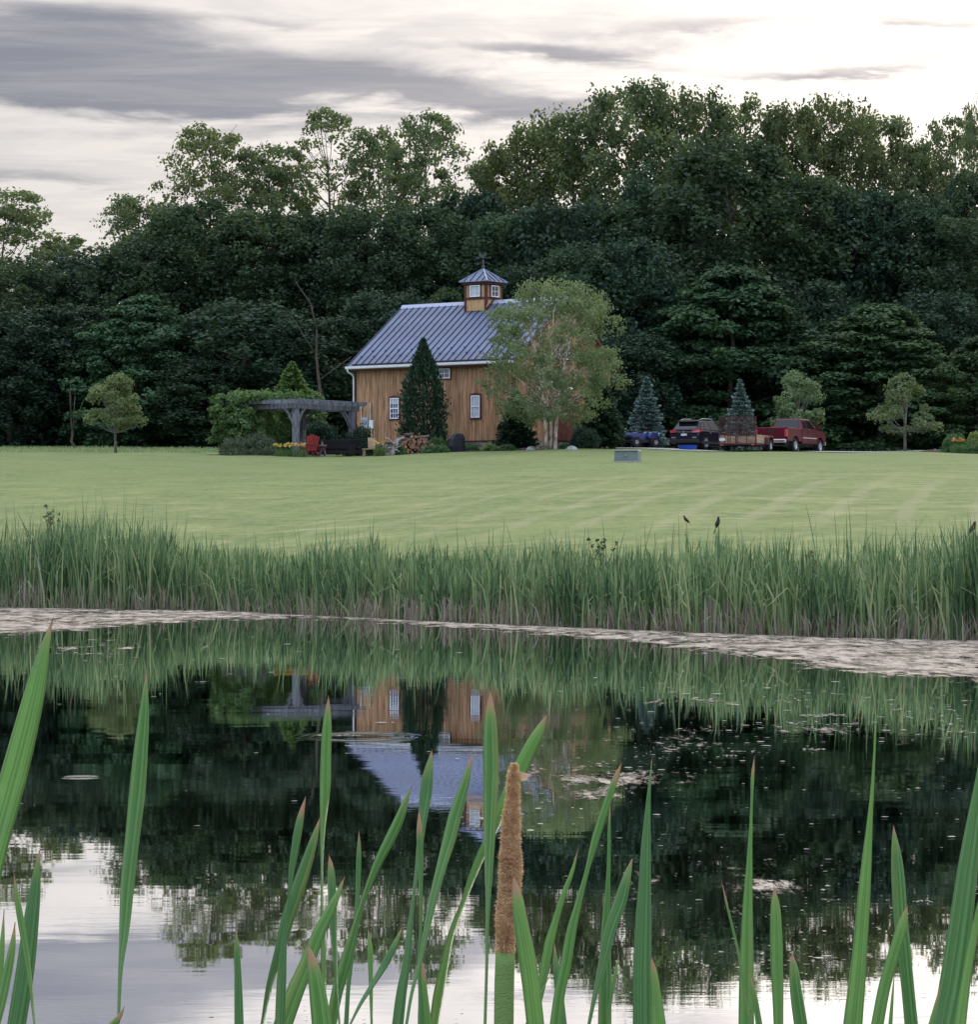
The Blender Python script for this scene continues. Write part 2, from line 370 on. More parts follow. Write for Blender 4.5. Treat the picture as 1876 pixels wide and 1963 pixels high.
# cover of the floating film: full along the far bank, thinning into the open water (near edge py by px)
EX = [-400, 0, 180, 420, 560, 760, 860, 1000, 1200, 1400, 1600, 1876, 2300]
EN = [1232, 1224, 1208, 1192, 1188, 1198, 1207, 1217, 1238, 1264, 1292, 1322, 1355]
gx_ = np.linspace(-14, 14, 220); gy_ = np.linspace(9, 66, 420); A, B = np.meshgrid(gx_, gy_)
pxm = CX+F*A/B; pym = HZ+CAMZ*F/B; near = np.interp(pxm, EX, EN)
dist = (B-CAMZ*F/(near-HZ))            # metres beyond the near edge
cov = np.clip(.5+dist/5.0, 0, 1.0)
for (px_, py_, sx_, sy_, am_) in [(1300, 1425, 190, 55, .62), (1560, 1400, 160, 16, .66), (1790, 1395, 150, 45, .60), (1150, 1500, 260, 90, .56), (1420, 1870, 190, 50, .62), (1650, 1850, 200, 110, .55), (1400, 1335, 330, 30, .55),
                              (1330, 1720, 330, 140, .50), (180, 1245, 260, 30, .55), (900, 1590, 110, 26, .55), (900, 1955, 800, 22, .50)]:
    cov = np.maximum(cov, (am_+.045)*np.exp(-((pxm-px_)/sx_)**2-((pym-py_)/sy_)**2))
bk = bank(A)+.3; ok = (B < bk+1.0) & (cov > .12)
idx = -np.ones(A.size, int); V = np.stack([A.ravel(), B.ravel(), np.full(A.size, .004)], 1)
nx, ny = len(gx_), len(gy_); ii, jj = np.meshgrid(np.arange(nx-1), np.arange(ny-1)); k0 = (jj*nx+ii).ravel()
Q = np.stack([k0, k0+1, k0+nx+1, k0+nx], 1); okf = ok.ravel(); Q = Q[okf[Q].all(1)]
sc = link('pond_scum', mesh_np('pond_scum', V, Q, algae_material(), tint=cov.ravel()))
tag(sc, 'pale pinkish floating scum drifting along the far reed bank', 'pond scum', kind='stuff')
# loose flecks and patches on the open water
rg = np.random.default_rng(5); Vs = []; Qs = []; Ts = []
def fleck(x, y, rx, ry):
    n = 6; k = len(Vs)
    for j in range(n):
        a = 2*math.pi*j/n+rg.uniform(-.3, .3); q = rg.uniform(.6, 1.1)
        Vs.append((x+rx*q*math.cos(a), y+ry*q*math.sin(a), .008))
    Qs.append([k+j for j in range(n)])
PATCH = [(1340, 1430, 230, 60, 900), (1560, 1395, 150, 18, 420), (1780, 1380, 160, 50, 700), (1120, 1500, 300, 110, 520), (1400, 1870, 260, 60, 420), (1600, 1800, 240, 120, 700),
         (1300, 1640, 500, 200, 420), (930, 1560, 90, 50, 200), (1700, 1640, 300, 200, 260), (1450, 1335, 400, 40, 520), (300, 1260, 330, 60, 360), (900, 1250, 400, 40, 120), (500, 1550, 500, 300, 110), (1100, 1330, 300, 50, 240), (860, 1950, 500, 25, 160)]
for (px, py, sx, sy, n) in PATCH:
    for _ in range(int(n*.20)):
        q, p = px+rg.normal()*sx*.5, py+rg.normal()*sy*.5
        if p < 1195: continue
        Yw = wy(p); x = (q-CX)/F*Yw; s = rg.uniform(.25, 1.0)*.0006*Yw*rg.choice([.6, 1, 1, 1.8])
        fleck(x, Yw, s*rg.uniform(.8, 2.4), s*rg.uniform(.8, 2.6))
for (px, py, hw, hh) in [(655, 1411, 42, 1.2), (1577, 1372, 42, 3), (1562, 1438, 25, 1.6), (1425, 1442, 22, 1.4), (1770, 1730, 18, 1.4), (1400, 1450, 14, 1.2), (385, 1308, 10, 1)]:
    for _ in range(14 if hw < 30 else 34):
        q = px+rg.uniform(-hw, hw); p = py+rg.normal()*hh*.5; Yw = wy(p)
        fleck((q-CX)/F*Yw, Yw, hw*.16/F*Yw, .010*Yw*.12)
fl = link('floating_flecks', mesh_np('floating_flecks', Vs, Qs, mat('fleck', (.30, .29, .25), .5, .2, 3.0)))
tag(fl, 'scattered pale flecks and bits floating on the open pond', 'floating debris', kind='stuff')

# ---------------------------------------------------------------- foliage builders
def leaf_cards(rg, C, Rr, n, leaf, up=-.35, asp=.6, flat=.0, shell=.62, tintbase=None):
    """n leaf faces on each clump C (m,3) with radii Rr (m,3): returns V, Q, tint"""
    m_ = len(C); N = m_*n
    dv = rg.normal(size=(N*2, 3)); dv /= np.linalg.norm(dv, axis=1)[:, None]
    dv = dv[(dv[:, 2] > up) | (rg.random(len(dv)) < .25)][:N]
    ci = np.repeat(np.arange(m_), n)[:len(dv)]
    rad = shell+(1.05-shell)*rg.random(len(dv))
    lump = 1+.16*np.sin(dv[:, 0]*5+ci*1.7)*np.sin(dv[:, 1]*6+ci)
    p = C[ci]+dv*Rr[ci]*(rad*lump)[:, None]
    nr = dv*.8+rg.normal(size=dv.shape)*.7+np.array([0, 0, .15+flat]); nr /= np.linalg.norm(nr, axis=1)[:, None]
    tg = np.cross(nr, rg.normal(size=dv.shape)); tg /= np.linalg.norm(tg, axis=1)[:, None]; bt = np.cross(nr, tg)
    s = leaf*rg.uniform(.6, 1.35, len(dv))[:, None]
    V = np.stack([p+tg*s*.5, p+bt*s*.5*asp+nr*s*.08, p-tg*s*.5, p-bt*s*.5*asp-nr*s*.05], 1).reshape(-1, 3)
    Q = np.arange(len(dv)*4).reshape(-1, 4)
    cb = rg.random(m_) if tintbase is None else tintbase
    tint = np.clip(.55*cb[ci]+.45*rg.random(len(dv)), 0, 1).repeat(4)
    return V, Q, tint

def envelope(rg, n, prof, R, H, inner=.25, minsep=0.0, zb=0.0):
    pts = []; tries = 0; seedph = rg.uniform(0, 6)
    while len(pts) < n and tries < n*40:
        tries += 1
        t = rg.random(); a = rg.uniform(0, 2*math.pi); r = np.interp(t, *prof)*R*math.sqrt(rg.uniform(inner, 1))
        wob = 1+.16*math.sin(a*3+t*5+seedph)*math.cos(t*9+a)
        p = np.array([r*wob*math.cos(a), r*wob*math.sin(a), zb+t*H])
        if minsep and any(np.linalg.norm(p-q) < minsep for q in pts[-60:]): continue
        pts.append(p)
    return np.array(pts)

def limb_mesh(name, C, H, r0, material, rg, nl=14, base=.25, rstem=8, lean=0.0, sub=True, rtip=.03):
    """tapered trunk reaching into the crown with limbs bent towards clump centres"""
    mb = MB(); top = H*.86; pts = []; rad = []
    for i in range(7):
        t = i/6; pts.append((lean*t+rg.normal()*.12*t, rg.normal()*.12*t, top*t-.4*(i == 0))); rad.append(r0*(1.25 if i == 0 else 1)*(1-t)**.8+rtip)
    mb.tube(pts, rad, rstem)
    order = rg.permutation(len(C))[:nl]
    for k in order:
        c = C[k]; z0 = max(base*H, c[2]-np.hypot(c[0], c[1])*rg.uniform(.7, 1.2)-.3); z0 = min(z0, top*.95); t = z0/top
        i = min(int(t*6), 5); a = Vector(pts[i]).lerp(Vector(pts[i+1]), t*6-i)
        e = Vector(c); mid = a.lerp(e, .5)+Vector((0, 0, -.25*(e-a).length*.3)); r = r0*.42*(1-t)**.6+.03
        mb.tube([a, mid, e], [r, r*.6, .02], 5, False)
        if sub:
            for _ in range(2):
                q = mid.lerp(e, rg.uniform(.2, .8)); f = q+Vector((rg.normal()*.8, rg.normal()*.8, abs(rg.normal())*.9))*min(1, H/22)
                mb.tube([q, q.lerp(f, .5)+Vector((0, 0, .05)), f], [r*.4, r*.25, .012], 4, False)
    return mb.mesh(name, material, True)

def fbrange(v): return v
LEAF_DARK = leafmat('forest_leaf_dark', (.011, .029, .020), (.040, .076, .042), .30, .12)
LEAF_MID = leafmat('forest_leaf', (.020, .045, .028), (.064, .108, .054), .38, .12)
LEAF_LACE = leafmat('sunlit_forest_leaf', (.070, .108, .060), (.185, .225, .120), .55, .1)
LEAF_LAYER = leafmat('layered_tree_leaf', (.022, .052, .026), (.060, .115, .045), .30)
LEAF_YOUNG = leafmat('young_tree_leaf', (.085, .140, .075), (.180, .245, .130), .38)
BARK = mat('bark', (.070, .058, .045), .9, .3, 6, bump=.5, stretch=(1, 1, .3))
BARK_GREY = mat('grey_bark', (.16, .145, .125), .9, .3, 6, bump=.5, stretch=(1, 1, .3))

prof_tall = ([0, .12, .35, .6, .8, .93, 1], [.35, .7, .95, 1, .85, .58, .18])
prof_dome = ([0, .1, .3, .5, .7, .85, .95, 1], [.55, .85, .98, 1, .96, .82, .60, .38])
prof_round = ([0, .1, .3, .5, .75, .92, 1], [.5, .85, 1, 1, .82, .5, .12])
prof_wide = ([0, .08, .25, .5, .75, .92, 1], [.75, .98, 1, .85, .6, .32, .08])
VAR = {}
def variant(key, seed, H, R, zb, n, cr, per, leaf, prof, lm, r0=.28, flat=0., sq=.75, inner=.3, nl=14, up=-.35, bark=None, asp=.6, shell=.62, minsep=0, lean=0):
    rg = np.random.default_rng(seed)
    C = envelope(rg, n, prof, R, H-zb-cr*.6, inner, minsep, zb)
    rr = cr*rg.uniform(.65, 1.25, len(C)); Rr = np.stack([rr, rr, rr*sq], 1)
    V, Q, t = leaf_cards(rg, C, Rr, per, leaf, up, asp, flat, shell)
    VAR[key] = dict(H=H, R=R, crown=mesh_np('crown_'+key, V, Q, lm, tint=t), trunk=limb_mesh('trunk_'+key, C, H, r0, bark or BARK, rg, nl, lean=lean))
    return VAR[key]
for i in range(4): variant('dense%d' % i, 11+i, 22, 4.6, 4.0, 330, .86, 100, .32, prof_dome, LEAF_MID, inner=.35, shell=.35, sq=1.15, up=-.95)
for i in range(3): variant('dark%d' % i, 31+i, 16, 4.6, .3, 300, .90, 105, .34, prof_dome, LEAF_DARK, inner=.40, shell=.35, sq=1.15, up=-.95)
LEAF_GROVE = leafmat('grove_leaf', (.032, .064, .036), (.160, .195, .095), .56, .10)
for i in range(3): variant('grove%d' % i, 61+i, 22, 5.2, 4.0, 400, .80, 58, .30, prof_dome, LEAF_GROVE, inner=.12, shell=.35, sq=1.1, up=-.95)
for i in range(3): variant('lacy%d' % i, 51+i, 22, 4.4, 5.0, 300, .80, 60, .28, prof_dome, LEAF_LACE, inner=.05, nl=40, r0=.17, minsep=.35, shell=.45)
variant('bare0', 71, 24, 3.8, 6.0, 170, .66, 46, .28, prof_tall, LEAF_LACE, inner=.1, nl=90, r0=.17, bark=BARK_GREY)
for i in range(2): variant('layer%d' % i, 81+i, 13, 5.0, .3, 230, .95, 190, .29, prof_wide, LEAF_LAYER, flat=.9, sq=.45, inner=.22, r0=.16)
variant('small0', 91, 4.6, 1.5, 1.5, 46, .42, 130, .15, prof_round, LEAF_YOUNG, r0=.05, inner=.2, nl=18, bark=BARK_GREY)
variant('small1', 92, 4.6, 1.6, 1.2, 50, .40, 110, .16, prof_wide, LEAF_YOUNG, r0=.055, inner=.2, nl=18, bark=BARK_GREY, flat=.4)

def put_tree(name, label, cat, px, top, hw, Yd, key, group=None, rz=None, asp=1.0):
    v = VAR[key]; b = on(px, Yd); H = CAMZ+(HZ-top)/F*Yd-b.z; Rr = hw/F*Yd
    sz = H/v['H']; sx = Rr/v['R']
    t = thing(name, label, cat, b, rnd.uniform(0, 6.28) if rz is None else rz, group, (sx, sx, sz))
    link('trunk', v['trunk'], t); link('crown', v['crown'], t)
    return t
GF = 'forest trees behind the lawn'
FOREST = [
 # (px, top, half width, distance, variant, label)
 (8, 360, 92, 218, 'lacy0', 'tall pale-topped tree rising at the far left edge of the forest'),
 (120, 452, 78, 222, 'lacy1', 'lacy lower treetop just left of the notch in the skyline'),
 (262, 372, 72, 222, 'lacy2', 'lacy rounded treetop alone right of the skyline notch'),
 (345, 392, 66, 226, 'dense0', 'darker treetop between the lone lacy crown and the high lacy trees'),
 (405, 238, 82, 224, 'lacy1', 'highest lacy tree on the left, with its leafy double top'),
 (515, 272, 78, 226, 'lacy0', 'lacy tree with twiggy tips left of the nearly bare tree'),
 (632, 208, 74, 228, 'bare0', 'nearly bare treetop with spreading grey branches against dark cloud'),
 (728, 240, 66, 226, 'lacy2', 'lacy treetop between the bare tree and the leafy green one'),
 (820, 214, 74, 222, 'lacy1', 'leafy lacy treetop high above the left end of the barn roof'),
 (930, 300, 52, 228, 'lacy0', 'small lacy treetop in the skyline dip above the weather vane'),
 (905, 372, 80, 214, 'dark1', 'dark low crown below the skyline dip, above the cupola'),
 (1010, 240, 84, 224, 'grove0', 'left shoulder tree of the big dark grove right of the cupola'),
 (1100, 206, 90, 222, 'grove1', 'rounded tall tree second from the left in the big right grove'),
 (1215, 160, 100, 220, 'grove2', 'tallest tree of the right grove, above the birch tree'),
 (1320, 174, 92, 222, 'grove0', 'tall tree just right of the highest top of the grove'),
 (1428, 188, 88, 222, 'grove1', 'tall treetop above the dark car, in the right grove'),
 (1520, 206, 80, 220, 'grove2', 'narrow treetop behind and above the red pickup truck'),
 (1602, 182, 78, 222, 'grove1', 'high dense treetop left of the sunlit lacy gap'),
 (1692, 214, 76, 226, 'lacy0', 'sunlit lacy tree glowing in the bright gap at upper right'),
 (1765, 268, 56, 226, 'lacy2', 'small glowing lacy treetop lowest in the bright gap'),
 (1826, 222, 62, 222, 'lacy1', 'thin lacy treetop against white sky near the right edge'),
 (1900, 152, 48, 214, 'lacy2', 'treetop poking in high at the upper right edge'),
 (1885, 330, 80, 216, 'dense1', 'dense dark tree filling the right edge under the lacy top'),
 # middle row
 (50, 505, 100, 206, 'dense2', 'dark forest tree below the tall pale one at far left'),
 (170, 492, 92, 208, 'dark0', 'dark round crown below the notch in the skyline'),
 (285, 458, 92, 206, 'dense3', 'broad dark tree below the lone lacy crown'),
 (395, 385, 96, 208, 'dense0', 'dark tree holding up the highest lacy crown on the left'),
 (505, 405, 92, 207, 'dense1', 'brown-tinged dark tree in the middle left of the forest'),
 (615, 415, 88, 209, 'dark2', 'dark tree straight below the bare treetop'),
 (715, 400, 88, 206, 'dense2', 'dark tree above the left slope of the barn roof'),
 (815, 395, 84, 208, 'dense3', 'dark tree above the ridge of the barn left of the cupola'),
 (985, 405, 84, 206, 'dense0', 'dark tree just right of the cupola weather vane'),
 (1075, 395, 92, 204, 'dark0', 'dark tree between the cupola and the grove tops'),
 (1180, 385, 92, 205, 'dense1', 'dark shaded tree behind the top of the birch'),
 (1285, 320, 92, 206, 'dense2', 'dark tree in the hollow under the highest grove top'),
 (1400, 268, 118, 203, 'dense3', 'big spreading tree with a bare grey lower trunk, in the right grove'),
 (1530, 335, 98, 205, 'dense0', 'dark broad tree above the pickup in the right grove'),
 (1640, 365, 92, 206, 'dark1', 'dark tree below the glowing lacy crown'),
 (1745, 372, 86, 205, 'dense1', 'dark tree between the glowing gap and the right edge'),
 (1850, 420, 96, 203, 'dense2', 'deep dark tree low at the right edge'),
 # front row
 (20, 600, 96, 190, 'dark0', 'dark front tree at the far left edge of the lawn'),
 (125, 585, 92, 192, 'dark1', 'dark front tree left of the lawn sapling'),
 (262, 560, 104, 188, 'layer0', 'lighter layered tree above the small lawn sapling'),
 (375, 690, 86, 186, 'dark2', 'low dark crown between the sapling and the pergola'),
 (470, 582, 112, 189, 'dark0', 'big round dark tree behind the left end of the pergola'),
 (655, 610, 84, 190, 'dark1', 'dark tree beside the left end of the barn'),
 (745, 560, 84, 192, 'dark2', 'dark tree directly behind the left roof edge of the barn'),
 (857, 545, 54, 184, 'layer1', 'small lighter round tree peeking over the ridge left of the cupola'),
 (1010, 510, 84, 192, 'dark0', 'dark tree behind the barn, right beside the cupola'),
 (1120, 470, 84, 191, 'dense3', 'dark tree rising behind the right half of the birch'),
 (1215, 462, 82, 190, 'dark1', 'tree with a lighter knobby top right of the birch'),
 (1225, 640, 78, 184, 'dark2', 'dark tree standing behind the blue spruce'),
 (1300, 560, 84, 191, 'dark0', 'shaded tree between the spruce and the big layered tree'),
 (1402, 502, 138, 186, 'layer1', 'big layered tree with drooping tiers behind the car and trailer'),
 (1540, 540, 92, 191, 'dark1', 'dark tree between the two layered trees'),
 (1688, 578, 138, 185, 'layer0', 'broad layered green tree behind the right-hand lawn sapling'),
 (1800, 560, 86, 192, 'dark2', 'dark tree behind the broad layered tree near the right edge'),
 (1880, 640, 78, 180, 'layer1', 'light green leafy tree cut off by the right edge'),
]
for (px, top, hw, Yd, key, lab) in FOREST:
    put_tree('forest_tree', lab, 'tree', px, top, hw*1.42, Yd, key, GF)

# a leaning bare trunk and its twin in the dark gap left of the barn
def bare_trunk(label, p0, p1, Yd, r):
    a = on(p0[0], Yd); b = at(*p1, Yd); t = thing('bare_tree', label, 'dead tree', a)
    e = b-a; rg = np.random.default_rng(int(p0[0])); mb = MB()
    pts = [Vector((0, 0, -.3)).lerp(e, k/6)+Vector((rg.normal()*.08, 0, 0)) for k in range(7)]
    mb.tube(pts, [r*(1.2-k*.16) for k in range(7)], 8)
    mb.build('trunk', BARK, t, smooth=True)
    mb = MB()
    for k in (3, 4, 5, 6):
        q = pts[k]; f = q+Vector((rg.normal()*1.2, rg.normal()*.6, 1.5+rg.random())); mb.tube([q, q.lerp(f, .5), f], [r*.4, r*.25, .02], 5)
    mb.build('branches', BARK, t, smooth=True)
bare_trunk('leaning bare grey trunk in the dark gap left of the barn', (628, 860), (600, 585), 181, .13)
bare_trunk('thin crooked dead trunk at the wood edge left of the sapling', (145, 862), (136, 800), 176, .09)

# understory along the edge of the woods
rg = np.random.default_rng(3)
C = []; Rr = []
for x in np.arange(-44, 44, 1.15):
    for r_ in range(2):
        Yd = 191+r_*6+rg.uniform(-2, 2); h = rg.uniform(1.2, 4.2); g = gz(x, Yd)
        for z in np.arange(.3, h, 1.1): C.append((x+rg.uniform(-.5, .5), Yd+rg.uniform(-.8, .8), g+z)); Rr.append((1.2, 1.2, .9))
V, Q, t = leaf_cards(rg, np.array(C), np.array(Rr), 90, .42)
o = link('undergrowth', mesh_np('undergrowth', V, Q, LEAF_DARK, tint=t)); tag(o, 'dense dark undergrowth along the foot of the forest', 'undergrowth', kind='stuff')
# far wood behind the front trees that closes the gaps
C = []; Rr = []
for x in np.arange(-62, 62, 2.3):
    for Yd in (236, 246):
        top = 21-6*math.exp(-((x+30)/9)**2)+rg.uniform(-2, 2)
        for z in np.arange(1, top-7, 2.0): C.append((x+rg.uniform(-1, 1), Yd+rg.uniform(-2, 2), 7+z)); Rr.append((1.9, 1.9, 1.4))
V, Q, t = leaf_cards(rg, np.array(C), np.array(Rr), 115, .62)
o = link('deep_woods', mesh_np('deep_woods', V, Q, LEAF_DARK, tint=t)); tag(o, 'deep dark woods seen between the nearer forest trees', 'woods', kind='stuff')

# ---------------------------------------------------------------- conifers
def conifer(key, seed, H, R, lm, tiers=16, per=46, leaf=.16, droop=.25, dens=10, r0=.10):
    rg = np.random.default_rng(seed); Ps = []; Ts = []; Ns = []; tb = []
    mb = MB(); mb.tube([(0, 0, -.2), (0, 0, H*.5), (0, 0, H*.97)], [r0, r0*.6, .012], 8)
    for k in range(tiers):
        t = k/(tiers-1); z = H*(.05+.92*t); rr = R*(1-t)**.85+.06; nb = max(4, int(dens*(1-t)**.6)+3); off = rg.uniform(0, 6)
        for j in range(nb):
            a = off+2*math.pi*j/nb+rg.normal()*.12; L = rr*rg.uniform(.78, 1.1); tv = rg.random()
            z1 = z+L*(.22-droop*1.3)
            if k % 2 == 0: mb.tube([(0, 0, z), (L*.9*math.cos(a), L*.9*math.sin(a), z1)], [.018, .006], 4, False)
            m_ = max(6, int(per*(.35+L/R)))
            s = rg.random(m_)**.6; wd = .20*L*(1.1-s)+.05
            lat = rg.normal(size=m_)*wd; zz = z+(z1-z)*s+s*s*L*droop*.6+rg.normal(size=m_)*.05
            Ps.append(np.stack([s*L*math.cos(a)-lat*math.sin(a), s*L*math.sin(a)+lat*math.cos(a), zz], 1))
            dr = np.stack([np.full(m_, math.cos(a))-np.sign(lat)*.5*math.sin(a), np.full(m_, math.sin(a))+np.sign(lat)*.5*math.cos(a), np.full(m_, .05)], 1)
            Ts.append(dr+rg.normal(size=(m_, 3))*.3); tb.append(np.clip(.3*rg.random(m_)+.5*tv+.35*s*s, 0, 1))
    P_ = np.concatenate(Ps); tg = np.concatenate(Ts); tg /= np.linalg.norm(tg, axis=1)[:, None]; tb = np.concatenate(tb)
    bt = np.cross(tg, np.array([0, 0, 1.0])+rg.normal(size=tg.shape)*.5); bt /= np.linalg.norm(bt, axis=1)[:, None]
    s = leaf*rg.uniform(.6, 1.3, len(P_))[:, None]
    V = np.stack([P_-tg*s*.5, P_+bt*s*.22, P_+tg*s*.5, P_-bt*s*.22], 1).reshape(-1, 3)
    VAR[key] = dict(H=H, R=R, crown=mesh_np('crown_'+key, V, np.arange(len(V)).reshape(-1, 4), lm, tint=tb.repeat(4)), trunk=mb.mesh('trunk_'+key, BARK, True))
BLUE = leafmat('blue_spruce_needles', (.060, .112, .105), (.190, .275, .270), .1, .05)
GREEN_C = leafmat('spruce_needles', (.012, .030, .018), (.040, .080, .045), .1, .05)
LARCH = leafmat('larch_needles', (.060, .120, .042), (.150, .240, .085), .35, .05)
conifer('blue', 101, 4.2, 1.25, BLUE, 17, 70, .17, .12, 11)
conifer('larch', 103, 4.8, 2.3, LARCH, 24, 110, .22, -.02, 13)
conifer('green', 104, 4.5, 1.7, GREEN_C, 24, 120, .20, .12, 14)
put_tree('blue_spruce', 'blue spruce standing behind the quad bike', 'spruce', 1240, 722, 44, 168, 'blue', None, .3)
put_tree('blue_spruce', 'smaller blue spruce rising behind the mesh trailer gate', 'spruce', 1420, 726, 42, 176, 'blue', None, 1.9)
put_tree('larch', 'feathery light green conifer rising behind the pergola', 'tree', 560, 692, 78, 168, 'larch', None, .9)
put_tree('sapling', 'young round-crowned tree on the lawn at left, thin pale trunk', 'tree', 222, 717, 53, 157, 'small0', None, 2.2)
put_tree('sapling', 'flat-topped young tree on the lawn at right, thin grey trunk', 'tree', 1736, 714, 57, 163, 'small1', None, 4.0)
put_tree('young_tree', 'loose pale green young tree behind the red pickup', 'tree', 1530, 712, 48, 178, 'small0', None, 5.5)

# arborvitae in front of the long barn wall
def arbor(key, seed, H, R, lm, n=9000):
    rg = np.random.default_rng(seed); t = rg.random(n)**1.15; a = rg.uniform(0, 6.283, n)
    rr = np.interp(t, [0, .06, .25, .5, .65, .80, .92, 1], [.84, 1, 1, .93, .76, .46, .20, .02])*R
    rr = rr*(1+.13*np.sin(a*5+t*17)+.06*np.sin(a*11-t*41)+.10*rg.normal(size=n))*rg.uniform(.72, 1.0, n)
    P_ = np.stack([rr*np.cos(a), rr*np.sin(a), t*H], 1)
    tg = np.stack([np.cos(a)*.55, np.sin(a)*.55, np.full(n, .8)], 1)+rg.normal(size=(n, 3))*.35; tg /= np.linalg.norm(tg, axis=1)[:, None]
    bt = np.cross(tg, rg.normal(size=(n, 3))); bt /= np.linalg.norm(bt, axis=1)[:, None]; s = .19*rg.uniform(.6, 1.4, n)[:, None]
    V = np.stack([P_-tg*s*.5, P_+bt*s*.25, P_+tg*s*.6, P_-bt*s*.25], 1).reshape(-1, 3)
    mb = MB(); mb.tube([(0, 0, -.2), (0, 0, H*.9)], [.11, .02], 8)
    tint = np.clip(.5*rg.random(n)+.5*(np.sin(a*7+t*24)*.5+.5), 0, 1)
    VAR[key] = dict(H=H, R=R, crown=mesh_np('crown_'+key, V, np.arange(len(V)).reshape(-1, 4), lm, tint=tint.repeat(4)), trunk=mb.mesh('trunk_'+key, BARK, True))
arbor('arbor', 105, 6.0, 1.15, leafmat('arborvitae_sprays', (.012, .034, .022), (.044, .088, .048), .1, .05))
put_tree('arborvitae', 'tall dark cone-shaped evergreen against the long barn wall', 'evergreen', 812, 650, 43, 153.5, 'arbor', None, 1.0)
put_tree('spruce', 'low dark spruce under the left side of the birch crown', 'spruce', 990, 745, 44, 152, 'green', None, .5)
put_tree('spruce', 'dark spruce behind the right side of the birch', 'spruce', 1150, 700, 52, 157, 'green', None, 2.5)

# birch clump in front of the gable
rg = np.random.default_rng(77)
b = on(1055, 148.0); Rb = 138/F*148; Hb = CAMZ+(HZ-533)/F*148-b.z
t = thing('birch_tree', 'large multi-stemmed birch with airy light green crown before the barn', 'birch tree', b)
pr = ([0, .08, .2, .4, .6, .8, .93, 1], [.62, .82, .95, .98, .95, .82, .60, .32])
C = envelope(rg, 330, pr, Rb*.95, Hb-1.7, .12, .30, 1.35); C[:, 0] += .12
C = C[~((C[:, 2] < 2.6) & (np.hypot(C[:, 0], C[:, 1]) < .8))]
rr = rg.uniform(.30, .58, len(C)); V, Q, ti = leaf_cards(rg, C, np.stack([rr, rr, rr*1.0], 1), 64, .16, -.8, .55, 0, .35)
# drooping sprays at the outline
D = C[np.hypot(C[:, 0], C[:, 1]) > Rb*.55]; P2 = []
for c in D:
    for _ in range(2):
        a = math.atan2(c[1], c[0])+rg.normal()*.4; q = c+np.array([math.cos(a), math.sin(a), .3])*rg.uniform(.2, .5)
        for _ in range(16): P2.append(q+rg.normal(size=3)*np.array([.13, .13, .10]))
P2 = np.array(P2); V2, Q2, t2 = leaf_cards(rg, P2, np.full((len(P2), 3), .03), 1, .16, -1, .5, 0, .3)
V = np.concatenate([V, V2]); Q = np.concatenate([Q, Q2+len(V)-len(V2)]); ti = np.concatenate([ti, t2])
link('crown', mesh_np('birch_crown', V, Q, leafmat('birch_leaf', (.110, .152, .082), (.205, .260, .145), .42, .03), tint=ti), t)
BB = mat('birch_bark', (.58, .50, .43), .8, .35, 5, bump=.4, stretch=(1, 1, .5), col2=(.16, .12, .10))
for k, (x, y, lx, ly, r0) in enumerate([(-.19, 0, -1.1, .3, .080), (.04, .10, .15, -.3, .088), (.27, -.04, 1.2, .5, .080)]):
    mb = MB(); pts = [(x+lx*s_*s_, y+ly*s_*s_, -.2+Hb*.84*s_) for s_ in np.linspace(0, 1, 8)]
    mb.tube(pts, [r0*(1-s_)**.8+.015 for s_ in np.linspace(0, 1, 8)], 8)
    sel = [c for c in C if math.hypot(c[0]-lx*.4, c[1]-ly*.4) < Rb][k::9]
    for c in sel:
        z0 = max(1.7, c[2]-math.hypot(c[0], c[1])*1.0); s_ = min(.9, (z0+.2)/(Hb*.84)); a = Vector((x+lx*s_*s_, y+ly*s_*s_, z0)); e = Vector(c)
        mb.tube([a, a.lerp(e, .5)+Vector((0, 0, .15)), e], [.030, .018, .006], 4, False)
    mb.build('trunk', BB, t, smooth=True)

# ---------------------------------------------------------------- shrubs
def bushmesh(key, seed, lm, n=70, per=60, leaf=.10, cr=.26, sq=.8, zlo=.0):
    rg = np.random.default_rng(seed); d_ = rg.normal(size=(n, 3)); d_[:, 2] = np.abs(d_[:, 2]); d_ /= np.linalg.norm(d_, axis=1)[:, None]
    C = d_*rg.uniform(.55, .86, n)[:, None]; C[:, 2] = C[:, 2]*.95+zlo
    V, Q, t = leaf_cards(rg, C, np.full((n, 3), cr)*np.array([1, 1, sq]), per, leaf, -.9, .6, 0, .4)
    V[:, 2] = np.maximum(V[:, 2], -.02)
    VAR[key] = mesh_np('foliage_'+key, V, Q, lm, tint=t)
bushmesh('bush_grey', 201, leafmat('dusty_shrub_leaf', (.050, .075, .045), (.125, .160, .090), .2, .05), 90, 80, .055, .2)
bushmesh('bush_green', 202, leafmat('green_shrub_leaf', (.035, .085, .035), (.100, .190, .075), .3, .05), 70, 60, .10, .26)
bushmesh('bush_dark', 203, leafmat('dark_shrub_leaf', (.010, .030, .020), (.030, .065, .038), .2, .05), 80, 70, .08, .24)
bushmesh('bush_lime', 204, leafmat('lime_shrub_leaf', (.110, .170, .055), (.220, .300, .100), .4, .05), 60, 60, .12, .26)
def stems(h, spread, n, seed, material=None):
    rg = np.random.default_rng(seed); mb = MB()
    for _ in range(n):
        a = rg.uniform(0, 6.28); q = spread*rg.uniform(.3, .9); mb.tube([(0, 0, -.1), (q*.4*math.cos(a), q*.4*math.sin(a), h*.5), (q*math.cos(a), q*math.sin(a), h*.85)], [.02, .014, .005], 4, False)
    return mb.mesh('stems', material or BARK)
STEM = stems(.9, .7, 14, 5)
